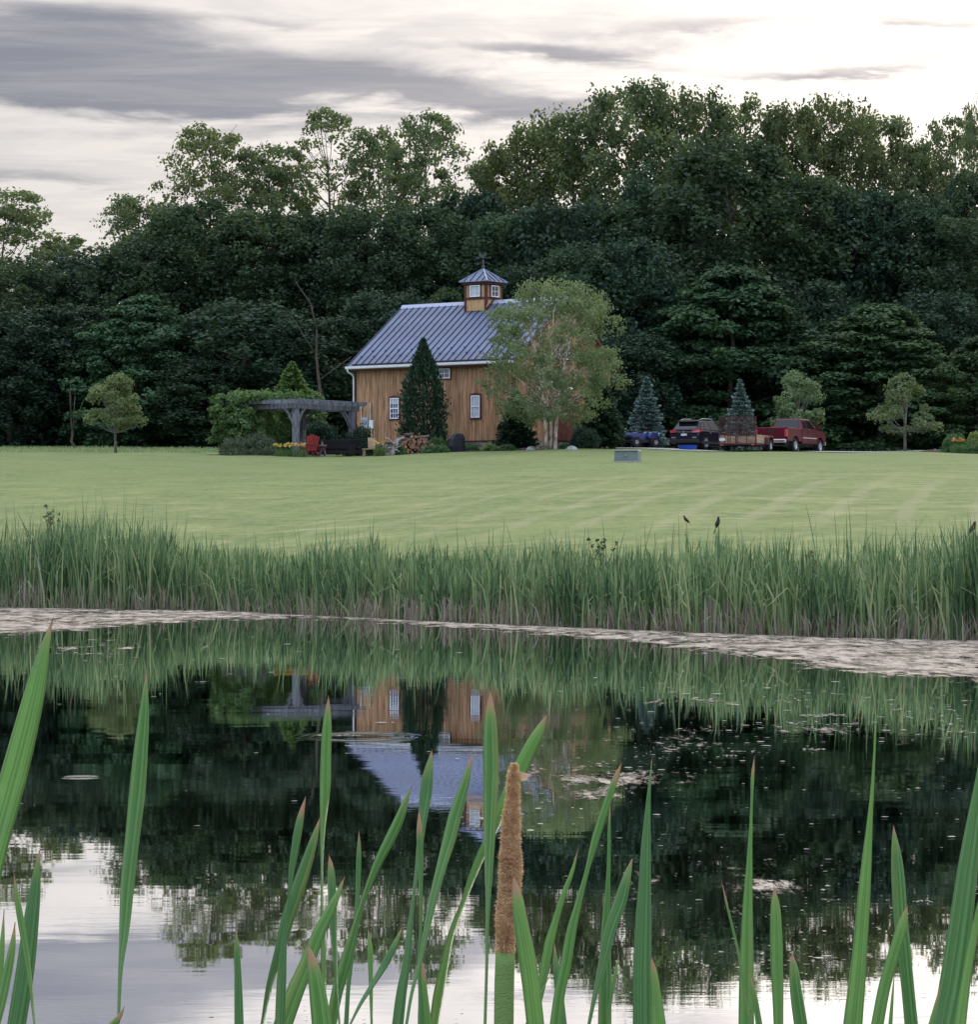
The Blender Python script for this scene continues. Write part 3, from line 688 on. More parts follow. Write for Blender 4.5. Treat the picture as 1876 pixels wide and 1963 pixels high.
def bush(name, label, px, top, base, hw, key, Yd=None, depth=1.0, cat='shrub'):
    b = hit(px, base) if Yd is None else on(px, Yd)
    sx = hw/F*b.y; sz = max(.12, CAMZ+(HZ-top)/F*b.y-b.z)*1.2
    t = thing(name, label, cat, b, rnd.uniform(0, 6), None, (sx, sx*depth, sz))
    link('stems', STEM, t); link('foliage', VAR[key], t); return t
bush('shrub', 'round grey-green shrub, leftmost of the pair left of the pergola', 447, 835, 876, 32, 'bush_grey', 148.5)
bush('shrub', 'wider grey-green shrub between the leftmost one and the lilies', 498, 829, 876, 44, 'bush_grey', 149.3)
bush('shrub', 'dark bushy shrub between pergola post and barn corner', 690, 815, 874, 36, 'bush_dark', 153.0)
bush('shrub', 'dark green shrub seen under the pergola beam', 612, 806, 874, 48, 'bush_dark', 157.5)
bush('shrub', 'mid green leafy shrub beneath the vine at the back of the pergola', 545, 800, 874, 46, 'bush_green', 156.0)
bush('shrub', 'low green shrub between the lilies and the woodpile root', 764, 851, 872, 16, 'bush_green', 148.6)
bush('shrub', 'bright green shrub between evergreen and covered grill', 838, 838, 868, 22, 'bush_green', 151.8)
bush('shrub', 'low mounded shrub in front of the covered grill', 836, 853, 869, 32, 'bush_green', 149.0)
bush('shrub', 'low shrub just right of the covered grill', 906, 851, 866, 18, 'bush_green', 150.2)
bush('shrub', 'spiky light green low plant before the stone foundation', 939, 850, 865, 18, 'bush_lime', 149.6)
bush('shrub', 'low green mound under the left edge of the birch', 973, 852, 864, 20, 'bush_green', 149.6)
bush('shrub', 'small green mound right of the birch trunks', 1084, 850, 864, 14, 'bush_green', 149.5)
bush('shrub', 'dark shrub at the foot of the gable right of the birch', 1120, 818, 866, 34, 'bush_dark', 154.0)
bush('shrub', 'rusty brown dry shrub beside the gable corner', 1160, 800, 864, 26, 'bush_grey', 158.0)
bush('shrub', 'leafy green shrub with yellow blooms on the right-hand mound', 1832, 832, 868, 28, 'bush_green', 156.0)
bush('shrub', 'rounded green shrub cut by the right edge of the picture', 1872, 828, 868, 20, 'bush_lime', 157.0)
bush('shrub', 'low plant creeping along the front of the right-hand bed', 1866, 852, 868, 24, 'bush_green', 154.0)

def lilies(label, px, top, base, hw, n, col, seed, Yd=None):
    b = hit(px, base) if Yd is None else on(px, Yd); rg = np.random.default_rng(seed); t = thing('daylilies', label, 'flowers', b)
    w_ = hw/F*b.y; h = CAMZ+(HZ-top)/F*b.y-b.z
    Vs = []; Qs = []; ti = []
    for _ in range(260):
        x, y = rg.uniform(-w_, w_), rg.uniform(-.4, .4); a = rg.uniform(0, 6.28); L = h*rg.uniform(.5, .9); tv = rg.random()
        dx, dy = math.cos(a), math.sin(a); px_, py_ = -dy*.018, dx*.018
        k = len(Vs)
        for s_ in (0, .5, 1):
            c = np.array([x+dx*L*.5*s_**1.5, y+dy*L*.5*s_**1.5, L*(s_*1.15-.35*s_*s_)]); ww = 1-s_*.9
            Vs += [tuple(c+np.array([px_*ww, py_*ww, 0])), tuple(c-np.array([px_*ww, py_*ww, 0]))]; ti += [tv, tv]
        Qs += [[k, k+1, k+3, k+2], [k+2, k+3, k+5, k+4]]
    link('leaves', mesh_np('lily_leaves', Vs, Qs, leafmat('lily_leaf', (.060, .120, .040), (.140, .220, .080), .3, .05), tint=ti), t)
    mbf = MB(); mb = MB()
    for k in range(6):
        a = k*math.pi/3; c, s_ = math.cos(a), math.sin(a)
        mbf.add([(0, 0, 0), (.045*c-.02*s_, .045*s_+.02*c, .05), (.085*c, .085*s_, .06), (.045*c+.02*s_, .045*s_-.02*c, .05)], [(0, 1, 2, 3)])
    fm = mbf.mesh('lily_flower', col)
    for _ in range(n):
        x, y, z = rg.uniform(-w_, w_)*.95, rg.uniform(-.35, .35), h*rg.uniform(.80, 1.05)
        mb.tube([(x*.9, y, 0), (x, y, z)], .006, 4, False)
        link('flower', fm, t, (x, y, z), (rg.uniform(.2, 1.2), 0, rg.uniform(0, 6.28)), (1.1, 1.1, 1.1))
    mb.build('flower_stems', MATS['lily_leaf'], t); return t
YEL = mat('yellow_petal', (.62, .42, .10), .6, .15, 20); ORA = mat('orange_petal', (.65, .30, .07), .6, .15, 20)
lilies('yellow and orange daylilies in a clump beside the red chair', 557, 852, 877, 32, 54, YEL, 1, 147.3)
lilies('small clump of yellow lilies in front of the tan bench', 729, 848, 875, 10, 14, YEL, 2, 148.4)
lilies('orange-yellow flowers in the bed near the right edge', 1838, 843, 868, 12, 18, ORA, 3, 154.6)

# ---------------------------------------------------------------- barn
WOOD = mat('barn_board', (.385, .215, .120), .75, .18, 5, bump=.4, stretch=(3, 3, .22), col2=(.195, .110, .055), objvar=.22)
WOODL = mat('cupola_board', (.44, .28, .14), .7, .15, 5, bump=.3, stretch=(3, 3, .25), col2=(.33, .19, .09), objvar=.08)
TRIM = mat('oxblood_trim', (.085, .022, .022), .55, .2, 4)
WHITE = mat('white_paint', (.74, .75, .78), .45, .05, 4)
ROOF = mat('standing_seam_metal', (.100, .130, .205), .48, .10, 1.5, .35, stretch=(1, .3, 1), objvar=.04)
SEAM = mat('shaded_seam_metal', (.030, .038, .085), .5, .1, 2)  # darker than the panels: the seams' shadow is put into the metal colour
GLASS = glassmat('window_glass', (.012, .015, .020)); GLASS_SKY = glassmat('window_glass_sky', (.010, .010, .085)); BLIND_SKY = mat('window_blind_sky', (.42, .47, .52), .5, .12, 12, stretch=(.3, .3, 6))  # blue and pale panes: reflected sky painted into the colour, pale also blinds
STONE = mat('foundation_stone', (.20, .175, .155), .9, .35, 3, bump=.6, col2=(.085, .08, .08), objvar=.30)
MORTAR = mat('mortar', (.13, .125, .12), .95, .2, 10)
HA = Vector((-7.42, 161.3, 0)); HROT = R_(-36); GZ0 = 5.62; LL, WW = 10.8, 9.3
barn = thing('barn', 'wooden barn with blue-grey standing seam roof and cupola', 'barn', (HA.x, HA.y, GZ0), HROT)
BM = Matrix.Translation((HA.x, HA.y, GZ0)) @ Matrix.Rotation(HROT, 4, 'Z'); BI = BM.inverted()
def onwall(px, py, y=0.0):
    o = BI @ Vector((0, 0, CAMZ)); p = BI @ at(px, py, 100.0); dd = p-o; k = (y-o.y)/dd.y; q = o+dd*k; return q.x, q.z
EZ = 4.86; RZ = 8.46; SL = (RZ-EZ)/5.0; SB = .60     # eave height at y=-.35, ridge, slope, siding bottom
def roofz(y): return EZ+(min(y, WW-y)+.35)*SL
mb = MB(); wt = roofz(0)-.16
core = mb.prism([(.06, 0), (WW-.06, 0), (WW-.06, wt-.02), (WW/2, roofz(WW/2)-.2), (.06, wt-.02)], .06, LL-.06, 'x').build('wall', mat('barn_core', (.12, .07, .04), .9), barn)
rb = random.Random(4)
def boards(x0, x1, zf0, zf1, face, wid, parent, material, y_off=0.0):
    x = x0
    while x < x1-.02:
        wv = min(wid*rb.uniform(.85, 1.15), x1-x); g = .008; off = rb.uniform(0, .012); zb = zf0+rb.uniform(-.015, .015)
        a, b = x+g/2, x+wv-g/2; mb = MB(); za, zb2 = zf1(a), zf1(b); t0 = -.02-off
        if face == 'front': mb.add([(a, t0, zb), (b, t0, zb), (b, .05, zb), (a, .05, zb), (a, t0, za), (b, t0, zb2), (b, .05, zb2), (a, .05, za)], BOXF)
        elif face == 'gable':
            X0, X1 = LL-.05, LL+.02+off; mb.add([(X1, a, zb), (X1, b, zb), (X0, b, zb), (X0, a, zb), (X1, a, za), (X1, b, zb2), (X0, b, zb2), (X0, a, za)], BOXF)
        mb.build('board', material, parent); x += wv
BOXF = [(0, 3, 2, 1), (4, 5, 6, 7), (0, 1, 5, 4), (1, 2, 6, 5), (2, 3, 7, 6), (3, 0, 4, 7)]
boards(0, LL, SB, lambda s: wt, 'front', .20, core, WOOD)
boards(0, WW, SB, lambda y: roofz(y)-.17, 'gable', .20, core, WOOD)
# corner boards, foundation
mb = MB().box(-.05, .10, -.055, .10, SB-.02, wt).build('corner_board', TRIM, barn)
MB().box(LL-.10, LL+.06, -.058, .10, SB-.02, wt).build('corner_board', TRIM, barn)
fnd = MB().box(-.02, LL+.02, -.03, WW, -.6, SB-.03).build('foundation', MORTAR, barn)
MB().box(-.10, LL+.10, -.11, -.04, SB-.05, SB).build('water_table', TRIM, barn)
for face, length in (('f', LL), ('g', WW)):
    for row in range(3):
        z0 = -.25+row*.28; x = -.02-rb.random()*.2
        while x < length:
            wv = rb.uniform(.28, .55); a, b = max(x+.012, -.02), min(x+wv-.012, length); d_ = rb.uniform(.03, .07)
            if b-a > .06:
                if face == 'f': MB().box(a, b, -.03-d_, -.02, z0+.012, z0+.268-rb.random()*.02).build('foundation_stone', STONE, fnd)
                else: MB().box(LL+.01, LL+.02+d_, a, b, z0+.012, z0+.268-rb.random()*.02).build('foundation_stone', STONE, fnd)
            x += wv
# roof: front and rear slopes in panels with raised seams
roof = MB().prism([(-.36, EZ-.16), (-.36, EZ-.05), (WW/2, RZ-.05), (WW+.36, EZ-.05), (WW+.36, EZ-.16), (WW/2, RZ-.20)], -.30, LL+.30, 'x').build('roof', TRIM, barn)
npan = 25; pw = (LL+.6)/npan
for side in (0, 1):
    mp = MB(); ms = MB()
    ya, yb_ = (-.38, WW/2) if side == 0 else (WW+.38, WW/2)
    n_ = Vector((0, -SL if side == 0 else SL, 1)).normalized()
    A_, B_ = Vector((0, ya, EZ-.05)), Vector((0, yb_, RZ-.05))
    q = [A_+Vector((.0, 0, 0)), A_+Vector((pw-.004, 0, 0)), B_+Vector((pw-.004, 0, 0)), B_]
    mp.add(q+[v+n_*.03 for v in q], BOXF if side == 0 else [tuple(reversed(f)) for f in BOXF])
    pm = mp.mesh('roof_panel', ROOF)
    q = [A_+Vector((-.022, 0, 0))+n_*.028, A_+Vector((.022, 0, 0))+n_*.028, B_+Vector((.022, 0, 0))+n_*.028, B_+Vector((-.022, 0, 0))+n_*.028]
    ms.add(q+[v+n_*.055 for v in q], BOXF if side == 0 else [tuple(reversed(f)) for f in BOXF]); sm = ms.mesh('seam', SEAM)
    for i in range(npan):
        link('roof_panel', pm, roof, (-.30+i*pw, 0, 0)); link('seam', sm, roof, (-.30+i*pw+.002, 0, 0))
    link('seam', sm, roof, (-.30+LL+.6-.02, 0, 0))
MB().prism([(WW/2-.20, RZ-.16+.02), (WW/2, RZ+.06), (WW/2+.20, RZ-.16+.02), (WW/2+.20, RZ-.11), (WW/2, RZ+.10), (WW/2-.20, RZ-.11)], -.32, LL+.32, 'x').build('ridge_cap', mat('ridge_metal', (.30, .34, .45), .45, .05), roof)
gm = MB().box(-.04, .04, -.03, .03, 0, .085).mesh('snow_guard', mat('snow_guard_metal', (.03, .03, .05), .5))
for i in range(1, npan):
    y = .30 if i % 2 else .75
    link('snow_guard', gm, roof, (-.30+i*pw, y, roofz(y)+.02))
# rake boards, fascia, gutter, downspout
for xx in (-.345, LL+.30):
    MB().prism([(-.40, EZ-.24), (-.40, EZ-.02), (WW/2, RZ-.01), (WW+.40, EZ-.02), (WW+.40, EZ-.24), (WW/2, RZ-.23)], xx, xx+.045, 'x').build('rake_board', TRIM, barn)
MB().box(-.28, LL+.28, -.395, -.365, EZ-.26, EZ-.045).build('fascia', TRIM, barn)
MB().prism([(-.54, EZ-.02), (-.53, EZ-.14), (-.48, EZ-.18), (-.42, EZ-.18), (-.40, EZ-.14), (-.40, EZ-.03), (-.415, EZ-.03), (-.43, EZ-.14), (-.50, EZ-.14), (-.52, EZ-.02)], -.33, LL+.33, 'x').build('gutter', WHITE, barn)
MB().box(-.03, LL+.03, -.36, -.03, wt-.02, wt+.02).build('soffit', mat('soffit_board', (.10, .06, .04), .8), barn)
MB().tube([(-.20, -.47, EZ-.17), (-.20, -.45, EZ-.30), (-.08, -.16, EZ-.48), (-.06, -.10, EZ-.62), (-.06, -.10, 1.0), (-.06, -.10, .05)], .045, 8).build('downspout', WHITE, barn, smooth=True)

def window(parent, x0, x1, z0, z1, cols, rows_up, rows_dn, tops, bots, arch=0.0, trim=.075, rotm=None, name='window'):
    """double hung window: outer trim is the part, frame / muntins / panes its children"""
    M = rotm or Matrix.Identity(4)
    def bld(mb, nm, mt, par): return mb.build(nm, mt, par)
    def new(): b_ = MB(); b_.M = M; return b_
    a, b = x0-trim, x1+trim
    mb = new()
    mb.box(a, x0, -.085, -.02, z0-trim, z1+trim); mb.box(x1, b, -.085, -.02, z0-trim, z1+trim)
    mb.box(x0, x1, -.085, -.02, z0-trim, z0)
    n = 8; top = [(b, z1+.0)]+[(b-(b-a)*i/n, z1+trim+arch*math.sin(math.pi*i/n)) for i in range(n+1)]+[(a, z1+.0)]
    mb.prism(top[::-1], -.088, -.03, 'y')
    wn = bld(mb, name, TRIM, parent)
    f = .055; mid = z0+(z1-z0)*(.5 if rows_dn else 0)
    mb = new(); mb.box(x0, x0+f, -.10, -.03, z0, z1); mb.box(x1-f, x1, -.10, -.03, z0, z1); mb.box(x0+f, x1-f, -.10, -.03, z0, z0+f); mb.box(x0+f, x1-f, -.10, -.03, z1-f, z1)
    if rows_dn: mb.box(x0+f, x1-f, -.105, -.035, mid-.03, mid+.03)
    bld(mb, 'frame', WHITE, wn)
    secs = [(mid+.03 if rows_dn else z0+f, z1-f, rows_up, tops)]
    if rows_dn: secs.append((z0+f, mid-.03, rows_dn, bots))
    for (s0, s1, rows, mts) in secs:
        cw = (x1-x0-2*f)/cols; rh = (s1-s0)/rows
        mb = new()
        for i in range(1, cols): mb.box(x0+f+i*cw-.012, x0+f+i*cw+.012, -.082, -.05, s0, s1)
        for j in range(1, rows): mb.box(x0+f, x1-f, -.0805, -.052, s0+j*rh-.012, s0+j*rh+.012)
        bld(mb, 'muntin', WHITE, wn)
        for i in range(cols):
            for j in range(rows):
                mt = mts[j % len(mts)]
                p = new(); p.box(x0+f+i*cw+.004, x0+f+(i+1)*cw-.004, -.066, -.056, s0+j*rh+.004, s0+(j+1)*rh-.004); bld(p, 'pane', mt, wn)
    return wn
sa, za = onwall(749.5, 803); sb, zb = onwall(766.5, 763)
window(core, sa, sb, za, zb, 3, 2, 2, [GLASS, BLIND_SKY], [GLASS_SKY, GLASS_SKY], .07)
sa, za = onwall(905, 801); sb, zb = onwall(922, 758)
window(core, sa, sb, za, zb, 3, 2, 2, [BLIND_SKY], [BLIND_SKY], .07)
sa, za = onwall(843, 726); sb, zb = onwall(865, 706)
wd = sb-sa
window(core, sa, sb, za, zb, 2, 2, 0, [GLASS], None, 0, .06)
window(core, sa-wd-.08, sa-.09, za, zb, 2, 2, 0, [GLASS], None, 0, .06)
# gable side: sliding door, loft window, lamp
GM = Matrix.Translation((LL, 0, 0)) @ Matrix.Rotation(R_(90), 4, 'Z')
dm = MB(); dm.M = GM; dm.box(3.2, 6.1, -.09, -.035, .62, 3.0); door = dm.build('door', TRIM, core)
for k in range(12):
    q = MB(); q.M = GM; q.box(3.25+k*.235, 3.25+k*.235+.225, -.115, -.085, .68, 2.94); q.build('plank', mat('door_plank', (.13, .04, .03), .7, .2, 6, objvar=.12), door)
q = MB(); q.M = GM; q.box(2.9, 8.8, -.13, -.06, 3.03, 3.15); q.build('door_track', TRIM, core)
window(core, 4.15, 5.15, 5.1, 6.2, 2, 2, 0, [GLASS], None, .05, .07, GM)
q = MB(); q.M = GM; q.lathe([(.02, 3.62), (.20, 3.50), (.22, 3.47), (.03, 3.49)], 12, 'z', (4.65, -.42, 0)); q.tube([(4.65, -.03, 3.78), (4.65, -.25, 3.88), (4.65, -.42, 3.62)], .015, 6); q.build('wall_lamp', WHITE, barn)
# electrical gear at the left end of the long wall
ME = mat('grey_enamel', (.36, .42, .47), .45, .1)
sx, sz = onwall(706, 811); MB().box(sx-.28, sx+.10, -.20, -.03, sz-.30, sz+.30).build('meter_box', ME, barn, bevel=.02)
MB().lathe([(.13, -.27), (.15, -.2)], 14, 'y', (sx-.09, 0, sz+.05)).build('meter_dial', glassmat('meter_glass', (.2, .25, .28)), barn)
MB().box(sx+.18, sx+.45, -.16, -.03, sz-.32, sz+.14).build('disconnect_box', WHITE, barn, bevel=.015)
for dx, zt in ((-.42, .98), (.22, .98)):
    MB().tube([(sx+dx, -.08, sz-.2), (sx+dx, -.08, sz+zt-.2)], .035, 8).tube([(sx+dx, -.085, sz+zt-.2), (sx+dx, -.085, sz+zt+.12)], .06, 8).build('conduit', mat('pale_conduit', (.5, .46, .42), .6, .1), barn)
MB().tube([(sx+.30, -.08, sz-.32), (sx+.30, -.08, SB)], .045, 8).build('conduit', WHITE, barn)

# cupola (a part group of the barn)
CS = 5.40; CW = .72; cy = WW/2; cb = RZ-CW*SL-.10
cu = link('cupola', None, barn, (CS, cy, 0))
zt0 = onwall(932, 571, cy-CW)[1]; ztop = onwall(932, 544, cy-CW)[1]; zap = onwall(928, 515.5, cy)[1]
MB().box(-CW, CW, -CW, CW, cb-.15, ztop).build('cupola_wall', WOODL, cu)
def cup_face(k):
    M = Matrix.Rotation(R_(90*k), 4, 'Z') @ Matrix.Translation((0, -CW, 0))
    zb0 = cb if k % 2 == 0 else RZ-.04
    m = MB(); m.M = M
    m.box(-CW-.045, -CW+.085, -.05, .02, zb0-.12, ztop); m.box(CW-.085, CW+.0, -.048, .02, zb0-.12, ztop)
    m.box(-CW+.085, CW-.085, -.045, .02, zt0-.06, zt0+.06)
    if k % 2 == 0: m.box(-CW+.085, CW-.085, -.044, .02, cb-.10, cb+.10)
    else:
        for s in (-1, 1): m.bar((-s*CW, -.02, RZ-CW*SL+.05), (0, -.02, RZ+.07), .05, .16)
    m.box(-CW+.085, CW-.085, -.043, .02, ztop-.05, ztop)
    m.build('trim', TRIM, cu)
    for s in range(-1, 2, 2):
        for q in (.50, .60):
            m = MB(); m.M = M; m.box(s*q-.045, s*q+.045, -.022, .01, zt0+.065, ztop-.055); m.build('board', WOODL, cu)
    window(cu, -.36, .36, zt0+.08, ztop-.06, 2, 2, 0, [BLIND_SKY] if k == 0 else [GLASS], None, 0, .03, M, 'cupola_window')
for k in range(4): cup_face(k)
MB().box(-CW-.14, CW+.14, -CW-.14, CW+.14, ztop, ztop+.15).build('cornice', TRIM, cu)
OV = CW+.26; zr = ztop+.15
MB().add([(-OV, -OV, zr), (OV, -OV, zr), (OV, OV, zr), (-OV, OV, zr), (0, 0, zap), (-OV, -OV, zr-.03), (OV, -OV, zr-.03), (OV, OV, zr-.03), (-OV, OV, zr-.03)],
         [(0, 1, 4), (1, 2, 4), (2, 3, 4), (3, 0, 4), (5, 8, 7, 6), (0, 5, 6, 1), (1, 6, 7, 2), (2, 7, 8, 3), (3, 8, 5, 0)]).build('cupola_roof', ROOF, cu)
CAP = MATS['ridge_metal']
for sxx, syy in ((-1, -1), (1, -1), (1, 1), (-1, 1)):
    MB().bar((sxx*OV, syy*OV, zr+.02), (0, 0, zap+.02), .07, .05).build('hip_cap', CAP, cu)
for k in range(4):
    M = Matrix.Rotation(R_(90*k), 4, 'Z')
    for q in (-.62, -.22, .22, .62):
        h_ = 1-abs(q)/OV; m = MB(); m.M = M; m.bar((q, -OV, zr+.025), (q, -OV*(1-h_), zr+(zap-zr)*h_+.025), .025, .045); m.build('seam', SEAM, cu)
IRON = mat('dark_iron', (.055, .07, .07), .6, .2)
wv = link('weather_vane', None, barn, (CS, cy, zap))
MB().tube([(0, 0, -.05), (0, 0, .95)], .022, 6).lathe([(.02, .0), (.10, .06), (.10, .14), (.03, .2)], 10).lathe([(.01, .34), (.06, .38), (.06, .44), (.01, .48)], 10).build('rod', IRON, wv)
m = MB()
for a in range(4):
    c, s = math.cos(a*math.pi/2+.6), math.sin(a*math.pi/2+.6)
    m.tube([(0, 0, .30), (c*.16, s*.16, .36), (c*.30, s*.30, .28)], .014, 5); m.box(c*.33-.04, c*.33+.04, s*.33-.015, s*.33+.015, .22, .34)
m.build('direction_arms', IRON, wv)
m = MB(); m.tube([(-.38, 0, .62), (.40, 0, .62)], .014, 5); m.prism([(-.42, .56), (-.26, .56), (-.20, .62), (-.26, .68), (-.42, .68), (-.37, .62)], -.008, .008, 'y'); m.prism([(.34, .56), (.48, .62), (.34, .68)], -.008, .008, 'y')
m.prism([(-.20, .64), (-.10, .63), (.08, .64), (.13, .75), (.20, .80), (.16, .92), (.09, .93), (.07, .84), (-.06, .78), (-.16, .90), (-.24, .94), (-.26, .82)], -.012, .012, 'y')
m.build('arrow_and_rooster', IRON, wv, rot=(0, 0, .5))

# ---------------------------------------------------------------- pergola
PW = mat('weathered_timber', (.155, .160, .185), .85, .25, 4, bump=.5, stretch=(2, 2, .4), col2=(.085, .088, .105), objvar=.08)
c0 = on(567.5, 149.0); pa = math.atan2(4.0, 2.75)          # first beam runs back to the right
perg = thing('pergola', 'weathered grey timber pergola with curved braces and vine on top', 'pergola', c0, pa)
zh = CAMZ+(HZ-783)/F*149-c0.z; LA, LB = 4.75, 3.3
for (x, y) in ((0, 0), (LA, 0), (0, LB), (LA, LB)):
    MB().box(x-.135, x+.135, y-.135, y+.135, -.35, zh).build('post', PW, perg, bevel=.012)
for y in (0, LB): MB().box(-.45, LA+.55, y-.07, y+.07, zh, zh+.26).build('beam', PW, perg, bevel=.01)
for x in (0, LA): MB().box(x-.065, x+.065, -.16, LB+.55, zh+.003, zh+.255).build('beam', PW, perg, bevel=.01)
def brace(x, y, dx, dy):
    pts = [(x+dx*(.12+.62*s), y+dy*(.12+.62*s), zh-.85+.85*math.sin(s*1.35)/math.sin(1.35)) for s in np.linspace(0, 1, 7)]
    m = MB()
    for p, q in zip(pts[:-1], pts[1:]):
        p, q = Vector(p), Vector(q); e = (q-p)*.06; m.bar(p-e, q+e, .09, .11)
    m.build('brace', PW, perg)
for (x, y) in ((0, 0), (LA, 0), (0, LB), (LA, LB)):
    brace(x, y, 1 if x == 0 else -1, 0); brace(x, y, 0, 1 if y == 0 else -1)
nr = 11
for i in range(nr):
    x = -.38+(LA+.86)*i/(nr-1)
    m = MB(); m.prism([(-.62, zh+.36), (-.62, zh+.44), (LB+.60, zh+.44), (LB+.60, zh+.36), (LB+.42, zh+.262), (-.44, zh+.262)], x-.03, x+.03, 'x'); m.build('rafter', PW, perg)
for j in range(9): MB().box(-.50, LA+.60, -.5+j*(LB+1.0)/8-.02, -.5+j*(LB+1.0)/8+.02, zh+.443, zh+.483).build('slat', PW, perg)
# vine over the left and back of the pergola
PMt = Matrix.Translation(c0) @ Matrix.Rotation(pa, 4, 'Z'); rg = np.random.default_rng(9); C = []
vine = thing('climbing_vine', 'light green vine smothering the left side and back of the pergola', 'vine', PMt @ Vector((.3, LB+.6, 0)))
vp = vine.location
for _ in range(210):
    u, v = rg.uniform(-.5, LA+.6), rg.uniform(LB-1.6+.0, LB+.9)
    if v < LB-.5-.1*u and u > 1.2: continue
    C.append(PMt @ Vector((u, v, zh+.50+abs(rg.normal())*.15)))
for _ in range(130):
    u = rg.uniform(-1.1, .5); v = rg.uniform(LB-1.0, LB+1.7); C.append(PMt @ Vector((u, v, rg.uniform(.9, zh+.75))))
for _ in range(60): C.append(PMt @ Vector((rg.uniform(0, LA), LB+.3+rg.uniform(0, .8), rg.uniform(1.2, zh+.4))))
C = np.array([tuple(c-vp) for c in C]); rr = rg.uniform(.16, .34, len(C))
V, Q, ti = leaf_cards(rg, C, np.stack([rr*1.2, rr*1.2, rr], 1), 75, .15, -.6, .8, .3, .4)
link('foliage', mesh_np('vine_foliage', V, Q, leafmat('vine_leaf', (.055, .115, .048), (.145, .235, .090), .4, .03), tint=ti), vine)
m = MB()
for k in range(5):
    p = PMt @ Vector((.1*k-.3, LB+.15*k-.2, 0))-vp; m.tube([p, p+Vector((.15, 0, 1.2)), p+Vector((-.05, .1, 2.4)), p+Vector((.5, .2, 3.0))], [.06, .045, .035, .02], 6)
m.build('stem', BARK, vine, smooth=True)

# patio and its furniture
PAV = mat('patio_stone', (.20, .17, .14), .9, .2, 3, objvar=.12)
pt = link('patio', None, None, PMt @ Vector((0, 0, 0)), (0, 0, pa)); tag(pt, 'low stone patio under the pergola', None, None, 'structure')
for i in range(10):
    for j in range(7): MB().box(-.6+i*.60, -.6+i*.60+.585, -.5+j*.60, -.5+j*.60+.585, -.4, .04+rb.uniform(-.004, .004)).build('paver', PAV, pt)
RED = mat('red_paint', (.42, .055, .055), .55, .12, 4, objvar=.06); RED2 = mat('dark_red_paint', (.15, .022, .035), .6, .12, 4)
def adirondack(label, loc, rz, mt_b, mt_s):
    t = thing('adirondack_chair', label, 'chair', loc, rz)
    for i in range(5):
        x = -.24+i*.12; h = 1.06-abs(i-2)*.05; MB().bar((x, .30, .28), (x*1.15, .68, h), .10, .022, (0, 1, .3)).build('back_slat', mt_b, t)
    for i in range(6):
        y = -.28+i*.105; MB().box(-.29, .29, y-.045, y+.045, .385-i*.018, .408-i*.018).build('seat_slat', mt_s, t)
    for s in (-1, 1):
        MB().box(s*.33-.045, s*.33+.045, -.34, -.28, 0, .56).build('leg', mt_s, t)
        MB().bar((s*.31, -.30, .36), (s*.31, .62, .04), .035, .10).build('leg', mt_s, t)
        MB().prism([(-.40, .56), (.36, .52), (.36, .545), (-.40, .585)], s*.36-.065, s*.36+.065, 'x').build('arm_rest', mt_s, t)
    MB().box(-.30, .30, .54, .58, .58, .66).build('back_rail', mt_s, t); return t
p = on(592, 148.2); adirondack('bright red slatted garden chair standing beside the daylilies', p+Vector((0, 0, .03)), R_(205), RED, RED2)
p = on(607, 149.6); adirondack('dark red garden chair half hidden behind the bright red one', p+Vector((0, 0, .05)), R_(160), RED2, RED2)
p = on(618, 149.3); t = thing('side_table', 'small round-topped side table right of the red chairs', 'table', p+Vector((0, 0, .04)))
MB().lathe([(.24, .50), (.25, .52), (.24, .54)], 14).build('table_top', PW, t)
for k in range(3): MB().tube([(.05*math.cos(k*2.1), .05*math.sin(k*2.1), .5), (.20*math.cos(k*2.1), .20*math.sin(k*2.1), 0)], .02, 6).build('leg', PW, t)
p.z += .58; t = thing('lantern', 'tiny lantern standing on the patio side table', 'lantern', p)
MB().box(-.05, .05, -.05, .05, 0, .02).box(-.05, .05, -.05, .05, .15, .17).lathe([(.06, .17), (.01, .25)], 8).build('body', IRON, t); MB().box(-.035, .035, -.035, .035, .02, .15).build('glass', glassmat('amber_glass', (.3, .2, .08)), t)
DW = mat('dark_wicker', (.010, .008, .012), .7, .3, 30)
for (px, Yd, wv_, rz, lab) in ((641, 151.0, .95, 2.9, 'dark wicker loveseat in the shade under the pergola'), (668, 152.4, .55, 3.4, 'dark wicker armchair beside the right pergola post')):
    p = on(px, Yd); t = thing('outdoor_sofa', lab, 'sofa', p+Vector((0, 0, .03)), rz)
    MB().box(-wv_, wv_, -.36, .36, .08, .34).build('seat', DW, t, bevel=.03); MB().prism([(.26, .34), (.42, .34), (.50, .82), (.38, .82)], -wv_, wv_, 'x').build('backrest', DW, t, bevel=.02)
    for s in (-1, 1): MB().box(s*wv_-.07, s*wv_+.07, -.38, .40, .02, .56).build('arm_rest', DW, t, bevel=.02)
    for k in range(2 if wv_ > .8 else 1):
        x0 = -wv_+.08+k*(wv_-.06); MB().box(x0, x0+(wv_-.08 if wv_ > .8 else 2*wv_-.16), -.34, .24, .345, .46).build('cushion', mat('navy_cushion', (.012, .011, .022), .9), t, bevel=.03)

